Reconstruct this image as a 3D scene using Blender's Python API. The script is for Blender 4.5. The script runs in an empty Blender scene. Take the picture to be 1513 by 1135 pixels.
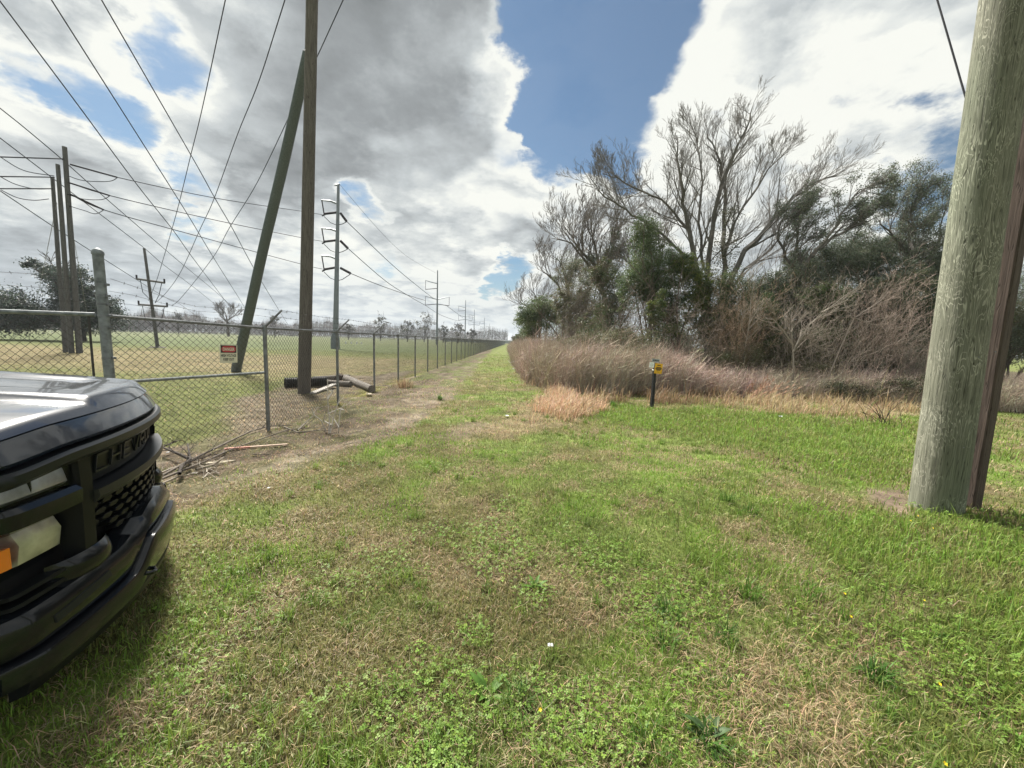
import bpy, math, random
import numpy as np
from mathutils import Vector, Matrix
rng = np.random.default_rng(7); random.seed(7)
SC = bpy.context.scene; COL = SC.collection
# ------------------------------------------------------------ camera geometry
F=568.; CX=756.5; CY=567.5; H=1.65
_p=math.atan(63/568.); _r=math.atan(.032)
FW=Vector((0,math.cos(_p),-math.sin(_p))); U0=Vector((0,math.sin(_p),math.cos(_p))); R0=Vector((1,0,0))
RT=R0*math.cos(_r)+U0*math.sin(_r); UP=U0*math.cos(_r)-R0*math.sin(_r)
def ray(x,y): return FW+RT*((x-CX)/F)-UP*((y-CY)/F)
def gnd(x,y,z=0.):
    d=ray(x,y); t=(z-H)/d.z; return Vector((d.x*t,d.y*t,z))
def at(x,y,Y):
    d=ray(x,y); t=Y/d.y; return Vector((d.x*t,Y,H+d.z*t))
cam=bpy.data.cameras.new('camera'); co=bpy.data.objects.new('camera',cam); COL.objects.link(co)
M=Matrix.Identity(4)
for i,v in enumerate((RT,UP,-FW)):
    for j in range(3): M[j][i]=v[j]
M.translation=Vector((0,0,H)); co.matrix_world=M
cam.sensor_fit='HORIZONTAL'; cam.sensor_width=36; cam.lens=36*F/1513; cam.clip_start=.05; cam.clip_end=6000
SC.camera=co
# ------------------------------------------------------------ object helpers
def tag(o,label=None,cat=None,group=None,kind=None):
    if label: o['label']=label
    if cat: o['category']=cat
    if group: o['group']=group
    if kind: o['kind']=kind
    return o
def empty(name,loc=(0,0,0),**k):
    o=bpy.data.objects.new(name,None); COL.objects.link(o); o.location=loc; o.empty_display_size=.2
    return tag(o,**k)
def link(name,me,parent=None,mat=None,loc=None,**k):
    o=bpy.data.objects.new(name,me); COL.objects.link(o)
    if parent is not None:
        o.parent=parent
    if loc is not None: o.location=loc
    if mat is not None and not me.materials: me.materials.append(mat)
    return tag(o,**k)
def mesh_np(name,V,Fq=None,Ft=None,col=None,smooth=False):
    V=np.asarray(V,dtype=np.float32).reshape(-1,3)
    me=bpy.data.meshes.new(name); me.vertices.add(len(V)); me.vertices.foreach_set('co',V.ravel())
    parts=[];sz=[]
    if Fq is not None and len(Fq): Fq=np.asarray(Fq,dtype=np.int32).reshape(-1,4); parts.append(Fq.ravel()); sz+= [np.full(len(Fq),4,np.int32)]
    if Ft is not None and len(Ft): Ft=np.asarray(Ft,dtype=np.int32).reshape(-1,3); parts.append(Ft.ravel()); sz+= [np.full(len(Ft),3,np.int32)]
    L=np.concatenate(parts); S=np.concatenate(sz); st=np.concatenate(([0],np.cumsum(S)[:-1])).astype(np.int32)
    me.loops.add(len(L)); me.loops.foreach_set('vertex_index',L); me.polygons.add(len(S)); me.polygons.foreach_set('loop_start',st)
    me.update(calc_edges=True)
    me.polygons.foreach_set('use_smooth',np.full(len(S),smooth,dtype=bool))
    if col is not None:
        c=np.ones((len(V),4),np.float32); c[:,:3]=np.clip(col,0,1)
        a=me.color_attributes.new('Col','FLOAT_COLOR','POINT'); a.data.foreach_set('color',c.ravel())
    me.validate()
    return me
class MB:
    def __init__(s): s.v=[];s.f=[]
    def add(s,vs,fs):
        b=len(s.v); s.v+= [tuple(v) for v in vs]; s.f+= [tuple(b+i for i in f) for f in fs]
    def box(s,c,d,R=None):
        c=Vector(c); vs=[]
        for z in(-1,1):
            for y in(-1,1):
                for x in(-1,1):
                    q=Vector((x*d[0]/2,y*d[1]/2,z*d[2]/2)); vs.append(c+(R@q if R else q))
        s.add(vs,[(0,2,3,1),(4,5,7,6),(0,1,5,4),(2,6,7,3),(0,4,6,2),(1,3,7,5)])
    def tube(s,pts,r,n=8,caps=True,rects=None):
        pts=[Vector(p) for p in pts]; m=len(pts)
        rr=[r]*m if not hasattr(r,'__len__') else list(r)
        prev=None;vs=[]
        for i,p in enumerate(pts):
            t=(pts[min(i+1,m-1)]-pts[max(i-1,0)]); t.normalize()
            if prev is None:
                a=Vector((0,0,1)) if abs(t.z)<.9 else Vector((1,0,0)); u=t.cross(a).normalized()
            else: u=(prev-t*prev.dot(t)).normalized()
            prev=u; w=t.cross(u)
            for k in range(n):
                an=2*math.pi*(k+.5)/n; vs.append(p+(u*math.cos(an)+w*math.sin(an))*rr[i])
        fs=[(i*n+k,i*n+(k+1)%n,(i+1)*n+(k+1)%n,(i+1)*n+k) for i in range(m-1) for k in range(n)]
        if caps: fs+= [tuple(range(n))[::-1],tuple((m-1)*n+k for k in range(n))]
        s.add(vs,fs)
    def grid(s,P,close=False):
        nu=len(P);nv=len(P[0]);vs=[q for row in P for q in row]
        s.add(vs,[(i*nv+j,(i+1)*nv+j,(i+1)*nv+j+1,i*nv+j+1) for i in range(nu-1) for j in range(nv-1)])
    def prism(s,poly,off):
        n=len(poly); vs=[Vector(p) for p in poly]+[Vector(p)+Vector(off) for p in poly]
        s.add(vs,[tuple(range(n))[::-1],tuple(range(n,2*n))]+[(i,(i+1)%n,n+(i+1)%n,n+i) for i in range(n)])
    def build(s,name,mat,parent=None,smooth=False,bevel=0,loc=None,**k):
        me=bpy.data.meshes.new(name); me.from_pydata(s.v,[],s.f); me.update()
        import bmesh
        b=bmesh.new(); b.from_mesh(me); bmesh.ops.recalc_face_normals(b,faces=b.faces); b.to_mesh(me); b.free()
        if smooth:
            me.polygons.foreach_set('use_smooth',np.ones(len(me.polygons),dtype=bool))
            try: me.set_sharp_from_angle(angle=math.radians(38))
            except Exception: pass
        o=link(name,me,parent,mat,loc,**k)
        if bevel:
            md=o.modifiers.new('b','BEVEL'); md.width=bevel; md.segments=2; md.limit_method='ANGLE'
        return o
# vectorised frusta for branches: segs = [p0,p1,r0,r1]
def frusta(segs,n=4):
    P0=np.array([s[0] for s in segs],float);P1=np.array([s[1] for s in segs],float)
    r0=np.array([s[2] for s in segs]);r1=np.array([s[3] for s in segs])
    return frusta_np(P0,P1,r0,r1,n)
def frusta_np(P0,P1,r0,r1,n=4):
    t=P1-P0; t/=np.linalg.norm(t,axis=1,keepdims=True)+1e-9
    a=np.tile(np.array([0,0,1.]),(len(t),1)); a[np.abs(t[:,2])>.9]=[1,0,0]
    u=np.cross(t,a); u/=np.linalg.norm(u,axis=1,keepdims=True)+1e-9; w=np.cross(t,u)
    ang=2*np.pi*np.arange(n)/n
    off=u[:,None,:]*np.cos(ang)[None,:,None]+w[:,None,:]*np.sin(ang)[None,:,None]
    A=P0[:,None,:]+off*np.asarray(r0)[:,None,None]; B=P1[:,None,:]+off*np.asarray(r1)[:,None,None]
    V=np.concatenate([A,B],1).reshape(-1,3)
    k=np.arange(n);k2=(k+1)%n
    q=np.stack([k,k2,n+k2,n+k],1)
    Fq=(np.arange(len(t))*2*n)[:,None,None]+q[None]
    return V,Fq.reshape(-1,4)
# numpy value noise
_T=np.random.default_rng(3).random((257,257))
def vn(x,y):
    xi=np.floor(x).astype(int);yi=np.floor(y).astype(int);fx=x-xi;fy=y-yi
    fx=fx*fx*(3-2*fx);fy=fy*fy*(3-2*fy);xi&=255;yi&=255
    return (_T[xi,yi]*(1-fx)+_T[xi+1,yi]*fx)*(1-fy)+(_T[xi,yi+1]*(1-fx)+_T[xi+1,yi+1]*fx)*fy
def fbm(x,y,o=4):
    s=0;a=.5;t=0
    for i in range(o): s=s+a*vn(x*2**i+17.3*i,y*2**i+5.1*i);t+=a;a*=.5
    return s/t
def sstep(a,b,x):
    t=np.clip((x-a)/(b-a),0,1);return t*t*(3-2*t)
def sdp(x,y,poly):   # signed distance, negative inside
    d=np.full(x.shape,1e9);ins=np.zeros(x.shape,bool);n=len(poly)
    for i in range(n):
        ax,ay=poly[i][:2];bx,by=poly[(i+1)%n][:2];ex,ey=bx-ax,by-ay
        t=np.clip(((x-ax)*ex+(y-ay)*ey)/(ex*ex+ey*ey+1e-12),0,1)
        d=np.minimum(d,np.hypot(x-ax-t*ex,y-ay-t*ey))
        c=((ay>y)!=(by>y)); xx=(bx-ax)*(y-ay)/((by-ay) if abs(by-ay)>1e-9 else 1e-9)+ax
        ins^= c&(x<xx)
    return np.where(ins,-d,d)
# ------------------------------------------------------------ materials
def newmat(name):
    m=bpy.data.materials.new(name);m.use_nodes=True;nt=m.node_tree
    return m,nt,nt.nodes['Principled BSDF']
def nd(nt,t,**k):
    n=nt.nodes.new(t)
    for a,b in k.items(): setattr(n,a,b)
    return n
def plain(name,c,rough=.6,metal=0,coat=0,noise=0,nscale=8,bump=0,spec=None,stretch=(1,1,1)):
    m,nt,b=newmat(name); b.inputs['Base Color'].default_value=(*c,1); b.inputs['Roughness'].default_value=rough
    b.inputs['Metallic'].default_value=metal; b.inputs['Coat Weight'].default_value=coat; b.inputs['Coat Roughness'].default_value=.05
    if spec is not None: b.inputs['Specular IOR Level'].default_value=spec
    if noise or bump:
        tc=nd(nt,'ShaderNodeTexCoord');mp=nd(nt,'ShaderNodeMapping');mp.inputs['Scale'].default_value=stretch
        nz=nd(nt,'ShaderNodeTexNoise');nz.inputs['Scale'].default_value=nscale;nz.inputs['Detail'].default_value=6
        nt.links.new(tc.outputs['Object'],mp.inputs[0]);nt.links.new(mp.outputs[0],nz.inputs['Vector'])
        if noise:
            mr=nd(nt,'ShaderNodeMapRange');mr.inputs[1].default_value=.3;mr.inputs[2].default_value=.7
            mr.inputs[3].default_value=1-noise;mr.inputs[4].default_value=1+noise
            mx=nd(nt,'ShaderNodeVectorMath',operation='SCALE');mx.inputs[0].default_value=c
            nt.links.new(nz.outputs['Fac'],mr.inputs[0]);nt.links.new(mr.outputs[0],mx.inputs['Scale']);nt.links.new(mx.outputs[0],b.inputs['Base Color'])
        if bump:
            bp=nd(nt,'ShaderNodeBump');bp.inputs['Strength'].default_value=bump;bp.inputs['Distance'].default_value=.02
            nt.links.new(nz.outputs['Fac'],bp.inputs['Height']);nt.links.new(bp.outputs[0],b.inputs['Normal'])
    return m
def vcolmat(name,rough=.6,transl=0.,spec=.3):
    m,nt,b=newmat(name); a=nd(nt,'ShaderNodeAttribute');a.attribute_name='Col'
    nt.links.new(a.outputs['Color'],b.inputs['Base Color']);b.inputs['Roughness'].default_value=rough;b.inputs['Specular IOR Level'].default_value=spec
    if transl:
        t=nd(nt,'ShaderNodeBsdfTranslucent');nt.links.new(a.outputs['Color'],t.inputs[0])
        mx=nd(nt,'ShaderNodeMixShader');mx.inputs[0].default_value=transl
        nt.links.new(b.outputs[0],mx.inputs[1]);nt.links.new(t.outputs[0],mx.inputs[2]);nt.links.new(mx.outputs[0],nt.nodes['Material Output'].inputs[0])
    return m
def woodpole(name,dark,mid,pale,swirl=.5,scale=1.,zs=.22,bump=.5,tint=None):
    m,nt,b=newmat(name);L=nt.links.new
    tc=nd(nt,'ShaderNodeTexCoord');mp=nd(nt,'ShaderNodeMapping');mp.inputs['Scale'].default_value=(scale,scale,scale*zs);L(tc.outputs['Object'],mp.inputs[0])
    n1=nd(nt,'ShaderNodeTexNoise');n1.inputs['Scale'].default_value=9;n1.inputs['Detail'].default_value=3;n1.inputs['Distortion'].default_value=1.2;L(mp.outputs[0],n1.inputs['Vector'])
    ma=nd(nt,'ShaderNodeMath',operation='MULTIPLY');ma.inputs[1].default_value=70;L(n1.outputs['Fac'],ma.inputs[0])
    si=nd(nt,'ShaderNodeMath',operation='SINE');L(ma.outputs[0],si.inputs[0])
    mr=nd(nt,'ShaderNodeMapRange');mr.inputs[1].default_value=.45;mr.inputs[2].default_value=1.;L(si.outputs[0],mr.inputs[0])
    mp2=nd(nt,'ShaderNodeMapping');mp2.inputs['Scale'].default_value=(scale,scale,scale*.04);L(tc.outputs['Object'],mp2.inputs[0])
    n2=nd(nt,'ShaderNodeTexNoise');n2.inputs['Scale'].default_value=60;n2.inputs['Detail'].default_value=5;L(mp2.outputs[0],n2.inputs['Vector'])
    n3=nd(nt,'ShaderNodeTexNoise');n3.inputs['Scale'].default_value=2.2;n3.inputs['Detail'].default_value=4;L(tc.outputs['Object'],n3.inputs['Vector'])
    cr=nd(nt,'ShaderNodeValToRGB');cr.color_ramp.elements[0].position=.3;cr.color_ramp.elements[0].color=(*dark,1);cr.color_ramp.elements[1].position=.68;cr.color_ramp.elements[1].color=(*mid,1)
    L(n2.outputs['Fac'],cr.inputs[0])
    mk=nd(nt,'ShaderNodeMapRange');mk.inputs[1].default_value=.4;mk.inputs[2].default_value=.6;mk.inputs[4].default_value=swirl;L(n3.outputs['Fac'],mk.inputs[0])
    mu=nd(nt,'ShaderNodeMath',operation='MULTIPLY');L(mr.outputs[0],mu.inputs[0]);L(mk.outputs[0],mu.inputs[1])
    mx=nd(nt,'ShaderNodeMix',data_type='RGBA');L(mu.outputs[0],mx.inputs[0]);L(cr.outputs[0],mx.inputs[6]);mx.inputs[7].default_value=(*pale,1)
    out=mx.outputs[2]
    if tint:   # a second treatment colour in large patches
        n4=nd(nt,'ShaderNodeTexNoise');n4.inputs['Scale'].default_value=1.1;L(mp.outputs[0],n4.inputs['Vector'])
        m4=nd(nt,'ShaderNodeMapRange');m4.inputs[1].default_value=.45;m4.inputs[2].default_value=.62;m4.inputs[4].default_value=.6;L(n4.outputs['Fac'],m4.inputs[0])
        mt=nd(nt,'ShaderNodeMix',data_type='RGBA',blend_type='MULTIPLY');L(m4.outputs[0],mt.inputs[0]);L(out,mt.inputs[6]);mt.inputs[7].default_value=(*tint,1);out=mt.outputs[2]
    # cracks running along the grain
    mp3=nd(nt,'ShaderNodeMapping');mp3.inputs['Scale'].default_value=(scale*16,scale*16,scale*.35);L(tc.outputs['Object'],mp3.inputs[0])
    vo=nd(nt,'ShaderNodeTexVoronoi',feature='DISTANCE_TO_EDGE');L(mp3.outputs[0],vo.inputs['Vector'])
    mc=nd(nt,'ShaderNodeMapRange');mc.inputs[2].default_value=.045;mc.inputs[3].default_value=.30;mc.inputs[4].default_value=1;L(vo.outputs[0],mc.inputs[0])
    sc=nd(nt,'ShaderNodeVectorMath',operation='SCALE');L(out,sc.inputs[0]);L(mc.outputs[0],sc.inputs['Scale']);L(sc.outputs[0],b.inputs['Base Color'])
    ad=nd(nt,'ShaderNodeMath',operation='ADD');L(n2.outputs['Fac'],ad.inputs[0]);L(mc.outputs[0],ad.inputs[1])
    bp=nd(nt,'ShaderNodeBump');bp.inputs['Strength'].default_value=bump;bp.inputs['Distance'].default_value=.008;L(ad.outputs[0],bp.inputs['Height']);L(bp.outputs[0],b.inputs['Normal'])
    b.inputs['Roughness'].default_value=.85;b.inputs['Specular IOR Level'].default_value=.2
    return m
m_grass=vcolmat('grass_blades',.55,.42);m_leaf=vcolmat('leaves',.5,.35,.35);m_bark=vcolmat('bark',.85,0,.2);m_ground=None
m_galv=plain('galvanised_steel',(.19,.20,.21),.5,.55,noise=.35,nscale=9,bump=.1)
m_galv2=plain('weathered_gate_post_steel',(.20,.22,.225),.6,.3,noise=.4,nscale=14,bump=.2)
m_link=plain('chain_link_wire',(.065,.062,.056),.6,.5)
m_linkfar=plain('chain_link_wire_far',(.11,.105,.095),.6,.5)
m_wire=plain('overhead_wire',(.03,.032,.036),.9,spec=.1)
m_pylon=plain('galvanised_pylon_steel',(.17,.195,.215),.5,.4,noise=.1,nscale=2)
m_insul=plain('insulator_porcelain',(.035,.032,.036),.85,spec=.1)
# ============================================================ WORLD
SUN_EL=math.radians(48); SUN_AZ=math.radians(-38)      # azimuth measured from +Y towards +X
def world():
    w=bpy.data.worlds.new('World');SC.world=w;w.use_nodes=True;nt=w.node_tree;L=nt.links.new
    bg=nt.nodes['Background']
    sky=nd(nt,'ShaderNodeTexSky',sky_type='NISHITA');sky.sun_disc=False;sky.sun_elevation=SUN_EL;sky.sun_rotation=SUN_AZ
    sky.air_density=1.2;sky.dust_density=.6
    def m(op,a,b=None,c=None,cl=False):
        n=nd(nt,'ShaderNodeMath',operation=op,use_clamp=cl)
        for i,v in enumerate((a,b,c)):
            if v is None: continue
            if isinstance(v,(int,float)): n.inputs[i].default_value=v
            else: L(v,n.inputs[i])
        return n.outputs[0]
    def vm(op,a,b=None,s=None):
        n=nd(nt,'ShaderNodeVectorMath',operation=op)
        for i,v in enumerate((a,b)):
            if v is None: continue
            if isinstance(v,(tuple,list,Vector)): n.inputs[i].default_value=tuple(v)
            else: L(v,n.inputs[i])
        if s is not None:
            if isinstance(s,(int,float)): n.inputs['Scale'].default_value=s
            else: L(s,n.inputs['Scale'])
        return n.outputs['Value'] if op=='DOT_PRODUCT' else n.outputs[0]
    def mr(v,a,b,c=0,d=1,sm=True):
        n=nd(nt,'ShaderNodeMapRange',interpolation_type='SMOOTHSTEP' if sm else 'LINEAR');L(v,n.inputs[0])
        for i,q in enumerate((a,b,c,d)): n.inputs[i+1].default_value=q
        return n.outputs[0]
    def noise(v,s,det=6,ro=.5,dist=0):
        n=nd(nt,'ShaderNodeTexNoise');L(v,n.inputs['Vector']);n.inputs['Scale'].default_value=s;n.inputs['Detail'].default_value=det;n.inputs['Roughness'].default_value=ro;n.inputs['Distortion'].default_value=dist
        return n
    tc=nd(nt,'ShaderNodeTexCoord'); d0=vm('NORMALIZE',tc.outputs['Generated'])
    sep=nd(nt,'ShaderNodeSeparateXYZ');L(d0,sep.inputs[0]);z=sep.outputs[2]
    den=m('ADD',m('MAXIMUM',z,0),.22)
    cp=vm('SCALE',d0,s=m('DIVIDE',1,den))                       # perspective of a flat cloud deck
    n1=noise(cp,1.1,9,.55); n2=noise(cp,3.2,9,.6); n3=noise(cp,9,8,.65)
    wa=vm('SCALE',vm('SUBTRACT',n1.outputs['Color'],(.5,.5,.5)),s=.55)
    wb=vm('SCALE',vm('SUBTRACT',n2.outputs['Color'],(.5,.5,.5)),s=.22)
    wc=vm('SCALE',vm('SUBTRACT',n3.outputs['Color'],(.5,.5,.5)),s=.07)
    wall=vm('ADD',vm('ADD',wa,wb),wc)
    wsc=vm('SCALE',wall,s=WARP)
    dw=vm('NORMALIZE',vm('ADD',d0,wsc))
    def blob(px,py,ro,ri=0.,amp=1.):
        c=ray(px,py).normalized(); dt=vm('DOT_PRODUCT',dw,c)
        return m('MULTIPLY',mr(dt,math.cos(math.radians(ro)),math.cos(math.radians(ri))),amp)
    def total(lst,op='MAXIMUM'):
        r=blob(*lst[0])
        for b in lst[1:]: r=m(op,r,blob(*b))
        return r
    blue=total(HOLES); dark=total(DARKS); brt=total(BRIGHTS)
    f=n2.outputs['Fac']; f3=n3.outputs['Fac']
    hole=m('ADD',blue,m('ADD',m('MULTIPLY',m('SUBTRACT',f,.5),.9),m('MULTIPLY',m('SUBTRACT',f3,.5),.5)))
    hole=mr(hole,.45,.76)
    gen=mr(n1.outputs['Fac'],.66,.80)                                   # scattered small gaps everywhere
    hole=m('MAXIMUM',hole,m('MULTIPLY',m('MULTIPLY',gen,mr(f3,.35,.6)),m('SUBTRACT',1,dark)))
    edge=m('MULTIPLY',mr(blue,.12,.42),m('SUBTRACT',1,hole))
    vo=nd(nt,'ShaderNodeTexVoronoi',feature='F1');L(vm('ADD',cp,vm('SCALE',wall,s=1.1)),vo.inputs['Vector']);vo.inputs['Scale'].default_value=4.2;vo.inputs['Detail'].default_value=1.5;vo.inputs['Roughness'].default_value=.55
    puff=m('MULTIPLY',m('SUBTRACT',.66,vo.outputs['Distance']),.62)
    sh=m('ADD',m('MULTIPLY',m('MULTIPLY',puff,1.0),m('SUBTRACT',1.15,dark)),m('ADD',.85,m('MULTIPLY',m('SUBTRACT',f,.5),1.0)))
    sh=m('ADD',sh,m('MULTIPLY',m('SUBTRACT',n1.outputs['Fac'],.5),.9))
    sh=m('ADD',sh,m('MULTIPLY',m('SUBTRACT',f3,.5),.42))
    sh=m('ADD',sh,m('MULTIPLY',edge,.25))
    sh=m('ADD',sh,m('MULTIPLY',brt,.35))
    sh=m('SUBTRACT',sh,m('MULTIPLY',dark,.66),None,False)
    cr=nd(nt,'ShaderNodeValToRGB');L(sh,cr.inputs[0]);e=cr.color_ramp.elements
    e[0].position=0;e[0].color=(.22,.235,.24,1);e[1].position=1;e[1].color=(.95,.96,.90,1)
    for p,c in ((.3,(.34,.365,.375)),(.6,(.56,.60,.61)),(.82,(.78,.81,.79))):
        q=e.new(p);q.color=(*c,1)
    skyc=vm('SCALE',vm('MULTIPLY',sky.outputs[0],SKYMUL),s=.05)
    mx=nd(nt,'ShaderNodeMix',data_type='RGBA');L(m('MULTIPLY',hole,.94),mx.inputs[0]);L(vm('SCALE',cr.outputs[0],s=CLOUD),mx.inputs[6]);L(skyc,mx.inputs[7])
    hz=mr(z,.0,.20,.55,0,False)                                             # thin cloud layers merging low over the horizon
    m2=nd(nt,'ShaderNodeMix',data_type='RGBA');L(hz,m2.inputs[0]);L(mx.outputs[2],m2.inputs[6]);m2.inputs[7].default_value=(.52*CLOUD,.60*CLOUD,.66*CLOUD,1)
    L(m2.outputs[2],bg.inputs[0]);bg.inputs[1].default_value=1.
WARP=.62; CLOUD=.405; SKYMUL=(.47,.61,.69)
# px, py, outer radius deg, inner radius deg, amp
HOLES=[(915,30,11.5,4,1.),(905,140,10,3,1.),(850,155,6.5,2,.9),(965,50,9,3,1.),(905,-80,13,6,1.),(915,215,6.5,1,.9),(868,225,5,1,.8),(845,275,4,1,.6),(240,50,5.5,1,.68),(215,15,4,1,.6),(130,160,4.5,1,.64),(60,130,4.5,1,.57),(195,205,4.5,1,.66),(735,395,5,1,.75),(280,300,5,1,.6),(560,300,4,1,.6),(1330,160,6,1,.5),(1395,270,7,1,.62),(1230,235,4,1,.4)]
DARKS=[(590,130,22,6,.95),(500,160,16,4,.75),(700,60,14,3,.7),(420,60,13,3,.6),(330,200,10,3,.35),(60,330,12,4,.45),(620,240,10,3,.8),(370,240,8,3,.4),(30,60,8,2,.2)]
BRIGHTS=[(650,320,12,3,.8),(800,150,7,1,1.),(270,110,10,2,.7),(70,190,12,2,.8),(1020,90,12,2,.9),(1090,170,10,2,.9),(1180,80,16,4,.6),(560,360,11,2,.7),(700,430,12,3,.6),(850,260,9,2,.5),(330,40,9,2,.5)]
world()
sun=bpy.data.lights.new('sun','SUN');sun.energy=5.0;sun.angle=math.radians(14);sun.color=(1,.95,.87)
so=bpy.data.objects.new('sun',sun);COL.objects.link(so)
sd=Vector((math.sin(SUN_AZ)*math.cos(SUN_EL),math.cos(SUN_AZ)*math.cos(SUN_EL),math.sin(SUN_EL)))
so.rotation_euler=sd.to_track_quat('Z','Y').to_euler();so.location=(0,0,50)
vs=SC.view_settings;vs.view_transform='Standard';vs.look='None';vs.exposure=1.3;vs.gamma=1;vs.use_curve_mapping=False
SC.render.engine='CYCLES'; SC.cycles.max_bounces=6; SC.cycles.transparent_max_bounces=8; SC.cycles.diffuse_bounces=3
SC.cycles.use_denoising=True
# ============================================================ GROUND ZONES
def PG(l): return [tuple(gnd(*p)[:2]) for p in l]
Z_DIRT=PG([(180,805),(250,762),(330,738),(380,715),(450,693),(520,664),(560,652),(640,614),(662,592),(690,560),(712,535),(727,517),(722,513),(702,523),(655,541),(609,556),(583,563),(549,577),(494,600),(397,639),(232,663),(120,700)])
Z_YARD=PG([(232,663),(397,640),(494,603),(583,566),(640,545),(600,548),(545,556),(500,552),(440,566),(405,575),(352,592),(338,640),(290,655),(232,668)])
Z_TAN=[(-60,17),(-5.5,14.5),(-5.5,30),(-60,34)]
Z_STRAWPATCH=PG([(1000,1000),(1120,940),(1300,960),(1330,1060),(1260,1160),(950,1160)])
Z_SP2=PG([(770,600),(850,570),(880,600),(840,625),(740,650),(700,640)])
Z_LUSH=PG([(1180,790),(1330,745),(1513,770),(1700,900),(1700,1200),(1513,1110),(1400,1010),(1390,900),(1250,850)])
Z_LUSH2=PG([(880,590),(960,603),(1100,600),(1250,600),(1360,620),(1370,720),(1200,705),(1100,660),(960,640),(880,625)])
Z_BACKSTRAW=PG([(1080,590),(1180,583),(1300,598),(1360,610),(1300,625),(1150,612),(1060,604)])
Z_BARE=PG([(1280,722),(1350,720),(1352,765),(1325,762),(1285,738)])
Z_BARE2=PG([(690,622),(735,625),(720,640),(680,648),(650,645)])
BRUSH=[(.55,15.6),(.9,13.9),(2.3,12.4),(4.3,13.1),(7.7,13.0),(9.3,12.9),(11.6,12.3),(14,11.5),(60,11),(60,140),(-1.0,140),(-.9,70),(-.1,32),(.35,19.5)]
def zones(x,y):
    w=(fbm(x*1.3,y*1.3)-.5); w2=(fbm(x*5+9,y*5)-.5)
    def z(poly,soft,wob=.5): return 1-sstep(-soft,soft,sdp(x,y,poly)+w*wob*2+w2*wob*.6)
    d={}
    d['dirt']=z(Z_DIRT,.18,.28); d['yard']=z(Z_YARD,.25,.35)
    d['tan']=z(Z_TAN,2.5,3.5)
    d['straw']=np.clip(z(Z_STRAWPATCH,.25,.35)+z(Z_SP2,.3,.4)*.8+z(Z_BACKSTRAW,.4,.4),0,1)
    d['lush']=np.clip(z(Z_LUSH,.3,.35)+z(Z_LUSH2,.5,.6)*.9,0,1)
    d['bare']=np.clip(z(Z_BARE,.12,.15)+z(Z_BARE2,.25,.3)*.7,0,1)
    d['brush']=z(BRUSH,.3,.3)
    inside=(x<-4.3); d['field']=np.where((x<-4.2)&(y>4.5),1.,0.)
    return d
def gz(x,y):
    near=1-sstep(25,60,np.hypot(x,y))
    return ((fbm(x*.6,y*.6)-.5)*.10+(fbm(x*3,y*3)-.5)*.03)*near*sstep(.0,1.,np.hypot(x,y)/2+.2)
C_OL=np.array([.175,.175,.066]);C_GR=np.array([.14,.18,.048]);C_LU=np.array([.155,.25,.038]);C_ST=np.array([.42,.33,.20]);C_DR=np.array([.148,.113,.082]);C_TAN=np.array([.17,.135,.078]);C_DK=np.array([.055,.07,.022])
def mixc(a,b,t): return a*(1-t[:,None])+b*t[:,None]
def patchfields(x,y):
    a=fbm(x*.9+3,y*.9+8)-.09*(1-sstep(-.8,.3,x))*(1-sstep(4,6.5,y));b=fbm(x*2.6+40,y*2.6+2);c=fbm(x*.35+70,y*.35+20)
    return a,b,c
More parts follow.
